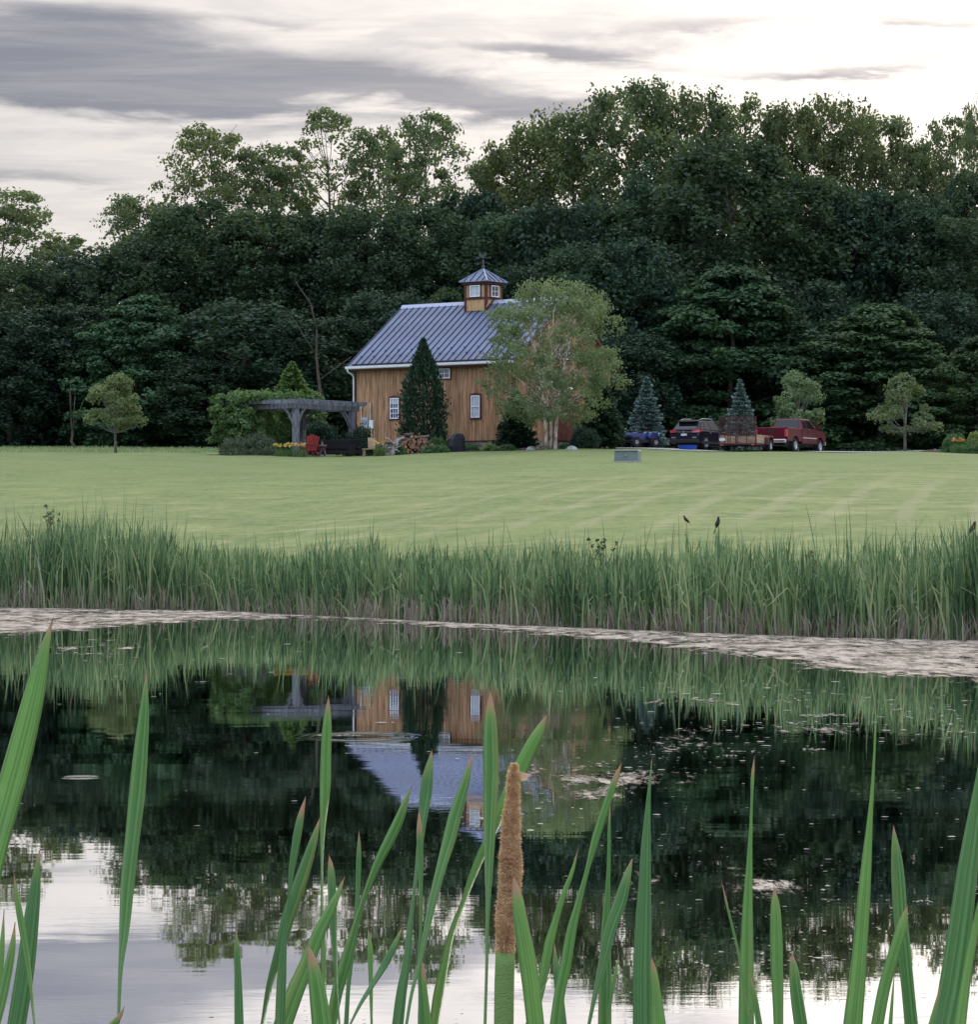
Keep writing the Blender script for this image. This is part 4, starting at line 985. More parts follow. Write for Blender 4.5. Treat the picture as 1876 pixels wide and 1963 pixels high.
# bench with a tan board, covered grill, woodpile, root, rocks
TAN = mat('tan_board', (.33, .23, .15), .8, .15, 4, objvar=.1)
p = on(709, 148.9); t = thing('wooden_bench', 'small tan wooden bench with a square board back, by the barn corner', 'bench', p, .25)
MB().box(-.36, .30, -.22, .20, .36, .41).build('seat', TAN, t); MB().prism([(.10, .42), (.14, .42), (.24, .98), (.20, .98)], -.05, .36, 'x').build('backrest', TAN, t)
for x in (-.30, .26):
    for y in (-.17, .15): MB().box(x-.03, x+.03, y-.03, y+.03, -.1, .36).build('leg', TAN, t)
COV = mat('black_cover', (.012, .013, .020), .55, .3, 3, bump=.3, bscale=6)
p = on(876, 149.6); t = thing('barbecue_grill', 'black covered barbecue grill in front of the barn foundation', 'grill', p, .2)
m = MB(); S = [(.44, .27, 0, .02), (.47, .29, 0, .30), (.42, .26, .0, .60), (.42, .26, .02, .68), (.26, .22, .06, .90), (.16, .15, .08, .97)]
vs = []; 
for (a, b, ox, z) in S:
    for j in range(12):
        an = 2*math.pi*j/12; c_, s_ = math.cos(an), math.sin(an); k = 1/max(abs(c_), abs(s_))**.7
        vs.append((a*c_*k+ox+.02*math.sin(j*4+z*9), b*s_*k+.02*math.cos(j*5), z))
fs = [(i*12+j, i*12+(j+1) % 12, (i+1)*12+(j+1) % 12, (i+1)*12+j) for i in range(len(S)-1) for j in range(12)]+[tuple(range(11, -1, -1)), tuple(range(60, 72))]
m.add(vs, fs); m.build('cover', COV, t, bevel=.01)
m = MB(); m.box(-.30, .30, -.18, .18, .0, .05)
for x in (-.36, .36): m.lathe([(.07, x-.03), (.08, x), (.07, x+.03)], 10, 'x', (0, .2, .08))
m.build('wheels', IRON, t)
LOG = mat('log_bark', (.11, .09, .08), .95, .3, 8, bump=.5, objvar=.25); LEND = mat('log_end', (.30, .17, .10), .85, .25, 10, objvar=.25)
pile = thing('woodpile', 'heap of split firewood beside the evergreen, cut ends showing', 'woodpile', on(797, 150.6), R_(8))
lm = MB().lathe([(.085, -.25), (.085, .25)], 7, 'y').mesh('log', LOG); em = MB().lathe([(.078, -.262), (.078, -.251)], 7, 'y').mesh('cut_end', LEND)
for i in range(13):
    n_r = int(1+7*(1-((i-6)/8)**2)*.9)
    for j in range(n_r):
        if rb.random() < .06: continue
        s = rb.uniform(.75, 1.15); a = rb.uniform(-.25, .25)
        lg = link('log', lm, pile, (-.95+i*.155+(j % 2)*.07+rb.uniform(-.03, .03), rb.uniform(-.08, .08), .07+j*.135), (rb.uniform(-.1, .1), rb.uniform(0, 3), a), (s, 1, s)); link('cut_end', em, lg)
for k in range(9):
    link('log', lm, pile, (rb.uniform(-.9, .5), rb.uniform(-.1, .1), rb.uniform(.75, 1.05)), (rb.uniform(-.3, .3), 1.0, rb.uniform(1.0, 2.0)), (1, 1, 1))
ROOT = mat('driftwood', (.30, .27, .26), .85, .25, 7, bump=.6, stretch=(1, 1, .4), col2=(.12, .10, .10))
p = on(752, 148.1); t = thing('driftwood_root', 'pale grey twisted tree root standing beside the woodpile', 'root', p)
rgq = np.random.default_rng(12); m = MB()
m.tube([(0, 0, -.1), (.05, 0, .25), (.16, .05, .55), (.34, .05, .78), (.62, .1, .95)], [.16, .13, .12, .08, .03], 8)
for k in range(11):
    a = rgq.uniform(-2.9, 2.9); b_ = Vector((.06, 0, rgq.uniform(.15, .6))); e = b_+Vector((math.cos(a)*rgq.uniform(.3, .62), math.sin(a)*.3, rgq.uniform(-.15, .42)))
    m.tube([b_, b_.lerp(e, .5)+Vector((0, 0, .08)), e], [.07, .045, .012], 6)
m.build('root_mass', ROOT, t, smooth=True)
def rock(label, px, py, w_, h, Yd=None):
    b = hit(px, py) if Yd is None else on(px, Yd); rr = np.random.default_rng(int(px)); m = MB(); prof = [(1, -.2), (1, .15), (.85, .5), (.55, .85), (.12, 1.0)]
    m.lathe(prof, 9); m.v = [(x*w_*(1+rr.normal()*.09), y*w_*.7*(1+rr.normal()*.09), z*h) for x, y, z in m.v]
    o = m.build('rock', mat('pale_rock', (.30, .30, .29), .9, .3, 4, bump=.6), None, b, (0, 0, rr.uniform(0, 3)), True); tag(o, label, 'rock')
rock('pale rounded rock in the bed left of the birch trunks', 1018, 863, .30, .20)
rock('pale rock in the bed right of the birch trunks', 1096, 863, .32, .22)
rock('small white stone lying on the right-hand flower mound', 1794, 864, .14, .10)
# planting beds: dark mulch lying on the lawn
def bed(label, pts, h=.05):
    n = len(pts); m = MB(); c = Vector((sum(p.x for p in pts)/n, sum(p.y for p in pts)/n, 0)); c.z = gz(c.x, c.y)+h*2
    rings = []
    for f in (1.0, .8, .4):
        for p in pts:
            q = c.lerp(p, f); rings.append((q.x, q.y, gz(q.x, q.y)+(-.05 if f == 1 else h*(1.3-f))))
    k = len(rings); fs = []
    for r in range(2):
        for i in range(n): fs.append((r*n+i, r*n+(i+1) % n, (r+1)*n+(i+1) % n, (r+1)*n+i))
    fs.append(tuple(range(2*n, 3*n)))
    o = m.add(rings, fs).build('planting_bed', mat('mulch', (.045, .032, .024), .95, .3, 12, bump=.6), None, smooth=True); tag(o, label, None, None, 'structure')
ell = lambda cx, cy_, rx, ry, n=26: [Vector((cx+rx*math.cos(2*math.pi*i/n)*(1+.08*math.sin(i*1.9)), cy_+ry*math.sin(2*math.pi*i/n)*(1+.08*math.cos(i*2.3)), 0)) for i in range(n)]
bed('mulch bed along the barn', ell(-.6, 152.2, 6.6, 3.8)); bed('mulch bed under the shrubs left of the pergola', ell(-12.6, 149.2, 2.2, 1.5))
bed('flower mound at the right edge', ell(27.0, 157.5, 4.0, 2.6), .22)

# utility box on the lawn
UB = mat('green_grey_enamel', (.130, .165, .160), .45, .08, 3); UBT = mat('green_grey_lid', (.19, .23, .225), .4, .08, 3)
p = hit(1204, 885.5); sc_ = p.y/F
t = thing('utility_box', 'squat green-grey metal utility box standing alone on the lawn', 'utility box', p, R_(-14))
w2 = 23*sc_; hh = 20*sc_
MB().box(-w2-.05, w2+.05, -w2*.7-.05, w2*.7+.05, -.2, .04).build('pad', mat('concrete', (.3, .3, .29), .9, .1), t)
MB().frustum([(-w2, -w2*.7, .04), (w2, -w2*.7, .04), (w2, w2*.7, .04), (-w2, w2*.7, .04)], [(-w2, -w2*.66, hh), (w2, -w2*.66, hh), (w2, w2*.66, hh), (-w2, w2*.66, hh)]).build('cabinet', UB, t, bevel=.015)
MB().box(-w2-.02, w2+.02, -w2*.68-.03, w2*.68+.02, hh, hh+.05).build('lid', UBT, t, bevel=.015)
MB().box(-.04, .04, -w2*.7-.03, -w2*.7, hh*.5, hh*.5+.12).build('latch', UBT, t)

# driveway
def strip_sheet(name, xs_, y0f, y1f, lift, material, ny_=6):
    Vs = []; Qs = []
    for i, x in enumerate(xs_):
        for j in range(ny_):
            y = y0f(x)+(y1f(x)-y0f(x))*j/(ny_-1); Vs.append((x, y, gz(x, y)+lift))
    for i in range(len(xs_)-1):
        for j in range(ny_-1): k = i*ny_+j; Qs.append([k, k+ny_, k+ny_+1, k+1])
    o = link(name, mesh_np(name, Vs, Qs, material)); tag(o, kind='structure'); return o
strip_sheet('driveway', np.linspace(5.5, 60, 90), lambda x: 158.0+.25*math.sin(x*.5)-(.0 if x > 9 else -(9-x)*.8), lambda x: 171+.4*math.sin(x), .03, mat('gravel', (.30, .30, .29), .95, .25, 9, bump=.5, bscale=60), 16)

# ---------------------------------------------------------------- vehicles
TYRE = mat('tyre_rubber', (.015, .015, .016), .85); RIM = mat('alloy_rim', (.55, .56, .60), .3, .05, 4, .5, .6); CHR = mat('chrome', (.6, .6, .62), .18, .05, 4, .5, .9)
AG = glassmat('car_glass', (.010, .012, .016), .08, .35); BLKP = mat('black_plastic', (.02, .02, .022), .6)
TAIL = glassmat('tail_lamp_red', (.42, .04, .05), .2); LAMP = glassmat('clear_lamp', (.6, .6, .6), .1); PLATE = mat('number_plate', (.6, .63, .66), .4, .08, 20)
def wheel(parent, x, y, r, w_, side, rim=.62, mrim=None):
    wv2 = link('wheel', None, parent, (x, y, r)); s = side
    MB().lathe([(r*rim, -w_/2), (r*.96, -w_/2), (r, -w_*.35), (r, w_*.35), (r*.96, w_/2), (r*rim, w_/2), (r*rim, -w_/2)], 22, 'x', (0, 0, 0), False).build('tyre', TYRE, wv2)
    m = MB(); m.lathe([(.02, s*w_*.30), (r*.16, s*w_*.44), (r*.17, s*w_*.36)], 12, 'x')
    for k in range(5):
        a = k*2*math.pi/5; m.bar((s*w_*.36, math.cos(a)*r*.12, math.sin(a)*r*.12), (s*w_*.42, math.cos(a)*r*rim*.97, math.sin(a)*r*rim*.97), r*.20, .03, (1, 0, 0))
    m.lathe([(r*rim*.9, s*w_*.30), (r*rim, s*w_*.5), (r*rim*1.01, s*w_*.3)], 22, 'x'); m.build('rim', mrim or RIM, wv2)
    m = MB(); m.lathe([(r*rim*.98, -.02), (r*rim*.98, .02)], 16, 'x'); m.build('hub', BLKP, wv2); return wv2
def arch(yc, r, zc, n=9, z0=None):
    """points over a wheel arch from rear to front"""
    a0 = math.asin(max(-1, min(1, (z0-zc)/r))); return [(yc-r*math.cos(a0+(math.pi-2*a0)*i/(n-1)), zc+r*math.sin(a0+(math.pi-2*a0)*i/(n-1))) for i in range(n)]

# red pickup
PR = mat('red_car_paint', (.090, .005, .013), .32, .04, 2, .3, 0, coat=.10); PRL = mat('two_tone_lower', (.115, .010, .016), .35, .05)
p = on(1479, 164.2); pk = thing('pickup_truck', 'dark red extended-cab pickup truck seen from behind at right', 'pickup truck', p+Vector((0, 0, .03)), R_(-29))
HW = .97; zb = .60; zr_ = 1.36
bedp = [(.10, zb), *arch(1.30, .50, .42, z0=zb), (2.20, zb), (2.20, zr_), (.10, zr_)]
for s in (-1, 1): MB().prism(bedp, s*HW, s*(HW-.14), 'x').build('bed_side', PR, pk, bevel=.03)
MB().box(-HW+.13, HW-.13, .0, .09, zb+.05, zr_-.005).build('tailgate', PR, pk, bevel=.02)
MB().box(-HW+.14, HW-.14, .10, 2.18, .70, .76).box(-HW+.14, HW-.14, 2.10, 2.18, .76, zr_-.02).build('bed_floor', BLKP, pk)
MB().box(-HW+.02, -HW+.16, .02, 2.16, zr_, zr_+.02).box(HW-.16, HW-.02, .02, 2.16, zr_, zr_+.02).box(-HW+.15, HW-.15, .01, .08, zr_, zr_+.02).build('bed_rail', mat('rail_cap', (.28, .10, .12), .4), pk)
cab = [(2.24, zb-.10), (4.42, zb-.10), *arch(4.92, .50, .42, z0=zb-.10), (5.62, zb-.08), (5.70, .85), (5.64, 1.16), (5.30, 1.24), (4.45, 1.32), (2.24, 1.36)]
bd = MB().prism(cab, -HW, HW, 'x').build('body', PR, pk, bevel=.05, seg=3)
gb = [(-.93, 2.26, 1.34), (.93, 2.26, 1.34), (.93, 4.62, 1.30), (-.93, 4.62, 1.30)]; gt = [(-.73, 2.44, 1.93), (.73, 2.44, 1.93), (.73, 3.85, 1.93), (-.73, 3.85, 1.93)]
MB().frustum(gb, gt).build('cab_roof', PR, pk, bevel=.06, seg=3)
def quadpanel(nm, a, b, c, d_, u0, u1, v0, v1, off, mt, par):
    """thin glass on the face a b c d (a,b low; c,d high), inset by u,v"""
    a, b, c, d_ = map(Vector, (a, b, c, d_)); f = lambda u, v: (a.lerp(b, u)).lerp(d_.lerp(c, u), v)
    n = (b-a).cross(d_-a).normalized(); P4 = [f(u0, v0), f(u1, v0), f(u1, v1), f(u0, v1)]
    return MB().add([q+n*(off-.02) for q in P4]+[q+n*off for q in P4], BOXF).build(nm, mt, par)
quadpanel('rear_window', gb[0], gb[1], gt[1], gt[0], .09, .91, .14, .88, .008, AG, pk)
quadpanel('windscreen', gb[2], gb[3], gt[3], gt[2], .07, .93, .08, .92, .008, AG, pk)
for (lo, hi, u0, u1) in (((gb[1], gb[2]), (gt[1], gt[2]), .08, .34), ((gb[1], gb[2]), (gt[1], gt[2]), .39, .84)):
    quadpanel('side_window', lo[0], lo[1], hi[1], hi[0], u0, u1, .10, .86, .008, AG, pk)
    quadpanel('side_window', gb[3], gb[0], gt[0], gt[3], 1-u1, 1-u0, .10, .86, .008, AG, pk)
for s in (-1, 1):
    MB().box(min(s*HW, s*(HW+.012)), max(s*HW, s*(HW+.012)), 3.05, 4.32, zb+.02, 1.28).build('door', PR, pk, bevel=.006)
    MB().box(min(s*HW, s*(HW+.03)), max(s*HW, s*(HW+.03)), 2.3, 4.3, .80, .86).build('side_molding', mat('pale_molding', (.5, .42, .43), .4), pk)
    MB().box(min(s*HW, s*(HW+.04)), max(s*HW, s*(HW+.04)), 3.10, 3.24, 1.14, 1.18).build('door_handle', BLKP, pk)
    MB().bar((s*.92, 4.28, 1.42), (s*1.12, 4.25, 1.44), .08, .05).box(min(s*1.05, s*1.22), max(s*1.05, s*1.22), 4.20, 4.28, 1.34, 1.56).build('mirror', PR, pk)
    MB().box(s*(HW-.06)-.075, s*(HW-.06)+.075, -.02, .10, .84, 1.26).build('taillight', TAIL, pk, bevel=.01)
    MB().box(s*.72-.18, s*.72+.18, 5.60, 5.72, .88, 1.06).build('headlight', LAMP, pk)
    for y in (1.30, 4.92): wheel(pk, s*.82, y, .39, .27, s)
MB().box(-.95, .95, -.16, .0, .50, .70).build('rear_bumper', CHR, pk, bevel=.03); MB().box(-.96, .96, 5.66, 5.82, .48, .70).build('front_bumper', CHR, pk, bevel=.03)
MB().box(-.55, .55, 5.64, 5.71, .76, 1.08).build('grille', CHR, pk); MB().box(-.16, .16, -.175, -.16, .53, .67).build('number_plate', PLATE, pk)
MB().box(-.22, .22, -.015, .0, 1.08, 1.20).build('tailgate_handle', BLKP, pk); MB().box(-.75, .75, .3, 5.3, .38, .62).build('chassis', BLKP, pk)

# dark crossover car
PN = mat('black_blue_paint', (.008, .009, .018), .22, .05, 2, .22, 0, coat=.08)
p = on(1312, 163.6); cr = thing('parked_car', 'glossy black crossover car seen from behind, left of the trailer', 'car', p+Vector((0, 0, .03)), R_(-31))
HW = .92
low = [(.06, .42), (.10, .30), (.40, .30), *arch(.98, .42, .37, z0=.30), (3.25, .30), *arch(3.68, .42, .37, z0=.30)[0:], (4.35, .30), (4.55, .45), (4.56, .72), (4.40, .86), (3.45, 1.02), (.35, 1.08), (.08, .98), (.0, .72)]
low = [q for i, q in enumerate(low) if i == 0 or (abs(q[0]-low[i-1][0])+abs(q[1]-low[i-1][1])) > .012 and not (q == (3.25, .30))]
MB().prism(low, -HW, HW, 'x').build('body', PN, cr, bevel=.09, seg=4)
gb = [(-.88, .12, 1.02), (.88, .12, 1.02), (.88, 3.55, .98), (-.88, 3.55, .98)]; gt = [(-.66, .62, 1.62), (.66, .62, 1.62), (.66, 2.45, 1.64), (-.66, 2.45, 1.64)]
MB().frustum(gb, gt).build('cabin', PN, cr, bevel=.09, seg=4)
quadpanel('rear_window', gb[0], gb[1], gt[1], gt[0], .10, .90, .16, .86, .012, AG, cr); quadpanel('windscreen', gb[2], gb[3], gt[3], gt[2], .08, .92, .08, .92, .012, AG, cr)
for u0, u1 in ((.08, .20), (.23, .46), (.49, .82)):
    quadpanel('side_window', gb[1], gb[2], gt[2], gt[1], u0, u1, .14, .84, .012, AG, cr); quadpanel('side_window', gb[3], gb[0], gt[0], gt[3], 1-u1, 1-u0, .14, .84, .012, AG, cr)
MB().prism([(.28, 1.60), (.62, 1.62), (.64, 1.66), (.26, 1.63)], -.64, .64, 'x').build('spoiler', PN, cr, bevel=.01)
for s in (-1, 1):
    MB().tube([(s*.60, .80, 1.66), (s*.62, 1.1, 1.72), (s*.62, 2.0, 1.73), (s*.60, 2.35, 1.67)], .02, 6).build('roof_rail', RIM, cr)
    MB().add([(s*.50, -.03, .92), (s*.93, .06, .92), (s*.945, .42, 1.00), (s*.50, -.01, 1.05), (s*.93, .10, 1.08), (s*.945, .50, 1.06), (s*.50, .1, .92), (s*.50, .1, 1.05)],
             [(0, 1, 4, 3), (1, 2, 5, 4), (0, 3, 7, 6), (3, 4, 5, 7), (0, 6, 2, 1), (2, 6, 7, 5)]).build('taillight', TAIL, cr)
    MB().box(s*.66-.13, s*.66+.13, -.02, .06, .60, .68).build('reflector', mat('dull_reflector', (.2, .2, .22), .3), cr)
    MB().box(s*.66-.14, s*.66+.14, 4.38, 4.52, .72, .84).build('headlight', LAMP, cr)
    MB().bar((s*.86, 3.0, 1.06), (s*1.04, 2.98, 1.10), .10, .06).box(min(s*.96, s*1.10), max(s*.96, s*1.10), 2.90, 3.02, 1.02, 1.18).build('mirror', PN, cr)
    MB().box(min(s*.91, s*.945), max(s*.91, s*.945), .35, 4.2, .30, .44).build('sill_cladding', BLKP, cr)
    for y in (1.5, 2.6): MB().box(min(s*.91, s*.95), max(s*.91, s*.95), y-.09, y+.09, .90, .93).build('door_handle', RIM, cr)
    for y in (.98, 3.68): wheel(cr, s*.80, y, .36, .22, s, .70)
MB().box(-.90, .90, -.05, .12, .34, .56).build('bumper', BLKP, cr, bevel=.03); MB().box(-.17, .17, -.035, .01, .74, .86).build('number_plate', PLATE, cr)
MB().lathe([(.07, -.03), (.07, .0)], 12, 'y', (0, .0, .96)).build('badge', CHR, cr); MB().box(-.62, .62, 4.50, 4.57, .48, .70).build('grille', BLKP, cr); MB().box(-.7, .7, .4, 4.2, .22, .4).build('underbody', BLKP, cr)

# utility trailer with mesh gate
TR = mat('rusty_red_steel', (.085, .026, .028), .7, .25, 5); TB = mat('trailer_board', (.36, .27, .17), .85, .2, 5, stretch=(.4, .4, 3), objvar=.15); WM = mat('rusty_wire', (.085, .045, .045), .8)
p = on(1415, 160.0); tl = thing('utility_trailer', 'rusty red utility trailer with tall mesh tailgate and plank sides', 'trailer', p+Vector((0, 0, .03)), R_(-22))
W2, L2, fz = 1.05, 3.1, .42
m = MB()
for s in (-1, 1): m.box(s*W2-.03, s*W2+.03, 0, L2, fz-.08, fz)
for y in (0, .8, 1.6, 2.4, L2): m.box(-W2, W2, y-.025, y+.025, fz-.075, fz-.005)
m.bar((-W2, L2, fz-.04), (0, L2+1.1, fz-.04), .06, .07); m.bar((W2, L2, fz-.04), (0, L2+1.1, fz-.04), .06, .07); m.build('frame', TR, tl)
for i in range(12): MB().box(-W2+.03+i*.169, -W2+.03+i*.169+.16, .02, L2-.02, fz+.002, fz+.035).build('deck_board', TB, tl)
GT = 1.90; gate = MB()
for x in (-W2, -W2+.52, 0, W2-.52, W2): gate.box(x-.022, x+.022, -.06, -.02, fz-.03, GT)
for z in (fz, fz+.5, GT): gate.box(-W2, W2, -.058, -.022, z-.02, z+.02)
gt_ = gate.build('tailgate', TR, tl); m = MB()
for i in range(46): x = -W2+.045*i+.03; m.box(x-.004, x+.004, -.044, -.036, fz, GT)
for j in range(34): z = fz+.043*j+.02; m.box(-W2, W2, -.036, -.028, z-.004, z+.004)
m.build('wire_mesh', WM, gt_)
MB().box(-W2+.02, -W2+.34, -.075, -.062, fz+.16, fz+.32).build('number_plate', PLATE, gt_)
for s in (-1, 1):
    for y in (.03, 1.0, 2.05, L2-.03): MB().box(s*W2-.02, s*W2+.02, y-.025, y+.025, fz, fz+.52).build('stake', TR, tl)
    for j in range(3): MB().box(min(s*(W2+.02), s*(W2+.05)), max(s*(W2+.02), s*(W2+.05)), .02, L2, fz+.04+j*.155, fz+.185+j*.155).build('side_board', TB, tl)
    MB().prism([(1.42, fz-.02), (1.50, fz+.36), (1.72, fz+.46), (2.18, fz+.46), (2.40, fz+.36), (2.48, fz-.02), (2.42, fz-.02), (2.34, fz+.30), (2.12, fz+.40), (1.78, fz+.40), (1.56, fz+.30), (1.48, fz-.02)], s*(W2+.06), s*(W2+.30), 'x').build('fender', TR, tl)
    wheel(tl, s*(W2+.18), 1.95, .34, .20, s, .55)
    MB().box(s*.9-.09, s*.9+.09, -.09, -.065, fz-.09, fz-.03).build('taillight', TAIL, tl)
for j in range(3): MB().box(-W2, W2, L2-.02, L2+.02, fz+.04+j*.155, fz+.185+j*.155).build('front_board', TB, tl)
MB().tube([(0, L2+1.05, 0), (0, L2+1.05, .75)], .03, 8).build('jack', TR, tl); MB().tube([(-W2-.1, 1.95, .34), (W2+.1, 1.95, .34)], .035, 6).build('axle', BLKP, tl)

# blue quad bike
QB = mat('blue_plastic', (.018, .035, .150), .35, .1, 3, .5, coat=.3)
p = on(1229, 164.5); qd = thing('quad_bike', 'blue quad bike with front and rear racks, beside the blue spruce', 'quad bike', p+Vector((0, 0, .03)), R_(-58))
for s in (-1, 1):
    for y in (-.66, .66): wheel(qd, s*.46, y, .30, .26, s, .45, mat('dull_rim', (.3, .3, .32), .5))
MB().prism([(-.98, .66), (-.90, .82), (-.50, .86), (-.30, .62), (-.34, .50), (-.80, .50)], -.42, .42, 'x').build('rear_fender', QB, qd, bevel=.04)
MB().prism([(.30, .50), (.28, .66), (.52, .90), (.92, .88), (1.02, .64), (.80, .50)], -.40, .40, 'x').build('front_fender', QB, qd, bevel=.04)
MB().prism([(-.35, .45), (-.30, .82), (.10, .78), (.35, .92), (.50, .85), (.45, .40)], -.17, .17, 'x').build('body', QB, qd, bevel=.03)
MB().prism([(-.80, .86), (-.82, .94), (-.20, .92), (.14, .86), (.10, .79), (-.35, .83)], -.17, .17, 'x').build('seat', BLKP, qd, bevel=.03)
MB().box(-.30, .30, -.85, .85, .28, .45).build('frame', BLKP, qd)
MB().tube([(-.40, .22, 1.12), (-.22, .34, 1.10), (0, .38, 1.06), (.22, .34, 1.10), (.40, .22, 1.12)], .02, 6).tube([(0, .40, .85), (0, .36, 1.08)], .025, 6).build('handlebar', BLKP, qd)
for nm, y0, y1, z in (('rear_rack', -1.10, -.50, .98), ('front_rack', .52, 1.10, 1.00)):
    m = MB()
    for x in np.linspace(-.44, .44, 6): m.tube([(x, y0, z), (x, y1, z)], .012, 5)
    for y in (y0, (y0+y1)/2, y1): m.tube([(-.46, y, z), (.46, y, z)], .014, 5)
    for x in (-.25, .25): m.tube([(x, (y0+y1)/2, z), (x, (y0+y1)/2, .6)], .014, 5)
    m.build(nm, BLKP, qd)
for s in (-1, 1): MB().lathe([(.08, 1.0), (.08, 1.04)], 10, 'y', (s*.28, 0, .76)).build('headlight', LAMP, qd)
MB().box(-.2, .2, 1.02, 1.06, .45, .60).build('bumper', CHR, qd)

# blue paddling pool lying behind the car
p = on(1319, 161.2); t = thing('paddling_pool', 'bright blue plastic tub lying on the drive behind the black car', 'plastic tub', p+Vector((0, 0, .03)))
BP = mat('bright_blue_plastic', (.010, .085, .480), .4, .1)
MB().lathe([(.30, .01), (.46, .012), (.52, .20), (.50, .20), (.44, .03), (.2, .028)], 20).build('shell', BP, t)
MB().lathe([(.51, .19), (.56, .20), (.56, .225), (.50, .225)], 20).build('rim', BP, t)

# ---------------------------------------------------------------- reed bed on the far bank
def reedmat():
    mt = bpy.data.materials.new('reed_blade'); mt.use_nodes = True; t = NT(mt.node_tree); b = t.n['Principled BSDF']; o = t.n['Material Output']
    at_ = t.node('ShaderNodeAttribute', attribute_name='tint').outputs['Fac']
    rp = t.node('ShaderNodeValToRGB'); t.l.new(at_, rp.inputs[0]); e = rp.color_ramp.elements
    stops = [(0, (.036, .082, .034)), (.30, (.105, .190, .075)), (.55, (.220, .310, .135)), (.70, (.320, .370, .180)), (.76, (.16, .12, .07)), (.86, (.38, .33, .27)), (1, (.035, .026, .018))]
    e[0].position, e[0].color = stops[0][0], (*stops[0][1], 1); e[1].position, e[1].color = stops[-1][0], (*stops[-1][1], 1)
    for p_, c_ in stops[1:-1]: q = e.new(p_); q.color = (*c_, 1)
    t.l.new(rp.outputs[0], b.inputs['Base Color']); b.inputs['Roughness'].default_value = .5; b.inputs['Specular IOR Level'].default_value = .3
    tr = t.node('ShaderNodeBsdfTranslucent'); t.l.new(rp.outputs[0], tr.inputs[0]); ms = t.node('ShaderNodeMixShader'); ms.inputs[0].default_value = .3
    t.l.new(b.outputs[0], ms.inputs[1]); t.l.new(tr.outputs[0], ms.inputs[2]); t.l.new(ms.outputs[0], o.inputs['Surface']); return mt
def blades(rg, X, Y, Zb, Hh, lean, wd, tintc, tipdrop, base_brown=.13, nseg=5):
    N = len(X); az_ = rg.uniform(0, 6.283, N); fa = rg.uniform(-1.0, 1.0, N); s = np.linspace(0, 1, nseg+1)[None, :]
    L = Hh[:, None]; off = lean[:, None]*L*s**2.0; drop = tipdrop[:, None]*L*np.clip((s-.6)/.4, 0, 1)**2
    px_ = X[:, None]+np.cos(az_)[:, None]*(off+drop*.8); py_ = Y[:, None]+np.sin(az_)[:, None]*(off+drop*.8); pz_ = Zb[:, None]+L*s*(1-.25*lean[:, None]*s)-drop
    w_ = wd[:, None]*np.interp(s, [0, .3, .7, .9, 1], [.8, 1, .85, .45, .05]); cx_, cy_ = np.cos(fa)[:, None], np.sin(fa)[:, None]
    A = np.stack([px_-cx_*w_/2, py_-cy_*w_/2, pz_], 2); B = np.stack([px_+cx_*w_/2, py_+cy_*w_/2, pz_], 2)
    V = np.stack([A, B], 2).reshape(-1, 3); k = (np.arange(N)*(nseg+1)*2)[:, None]+np.arange(nseg)[None, :]*2
    Q = np.stack([k, k+1, k+3, k+2], 2).reshape(-1, 4)
    t = np.repeat(tintc[:, None], nseg+1, 1)+0*s
    bb = (s < base_brown) & (t < .72); t = np.where(bb, np.where(s <= 0.0, 1.0, .80-.06*rg.random((N, 1))), t)
    return V, Q, np.repeat(t.reshape(-1), 2)
HPX = [-400, 0, 120, 230, 290, 330, 400, 600, 800, 1000, 1200, 1400, 1600, 1750, 1876, 2300]
HMT = [1.7, 1.72, 1.80, 1.95, 1.85, 1.45, 1.15, 1.28, 1.30, 1.25, 1.32, 1.38, 1.45, 1.50, 1.62, 1.7]
rg = np.random.default_rng(21); out_ = []
def reed_zone(ncl, y0, y1, hs, per):
    cx_ = rg.uniform(-15.5, 14.5, ncl); cyy = rg.uniform(y0, y1, ncl); Yc = bank(cx_)+cyy
    px = CX+F*cx_/Yc; H0 = np.interp(px, HPX, HMT)*hs*.95*(1+.10*np.sin(cx_*1.9)+.07*np.sin(cx_*5.1+1)+.09*rg.normal(size=ncl))
    gap = .5+.5*np.sin(cx_*2.1+np.sin(cyy*2+cx_)*1.4)
    n = rg.integers(per-3, per+4, ncl); ci = np.repeat(np.arange(ncl), n); N = len(ci)
    X = cx_[ci]+rg.normal(size=N)*.07; Y = Yc[ci]+rg.normal(size=N)*.07; Zb = np.maximum(terrain(X, Y), -.30)-.05
    Hh = H0[ci]*rg.uniform(.62, 1.1, N)+np.maximum(0, -Zb); lean = np.abs(rg.normal(size=N))*.13+.02
    droop = np.where(rg.random(N) < .26, rg.uniform(.1, .45, N), 0)
    hue = np.clip(.02+.62*rg.random(N)**1.5+.20*gap[ci]+.10*rg.normal(size=ncl)[ci], 0, .70)
    lowr = rg.random(N) < .13; hue = np.where(lowr, rg.uniform(.74, .88, N), hue); Hh = np.where(lowr, Hh*rg.uniform(.3, .7, N), Hh)
    return blades(rg, X, Y, Zb, Hh, lean, rg.uniform(.020, .040, N), hue, droop)
parts = [reed_zone(1900, 0.0, 2.2, 1.0, 8), reed_zone(1500, 1.8, 4.4, .80, 7)]
# single blades and flower stalks standing clear of the rest
X = rg.uniform(-15.5, 14.5, 420); Y = bank(X)+rg.uniform(.4, 3.6, 420); H0 = np.interp(CX+F*X/Y, HPX, HMT)
parts.append(blades(rg, X, Y, np.maximum(terrain(X, Y), -.2), H0*rg.uniform(1.0, 1.32, 420), np.abs(rg.normal(size=420))*.12, np.full(420, .020), rg.uniform(.1, .6, 420), np.where(rg.random(420) < .25, .3, 0.)))
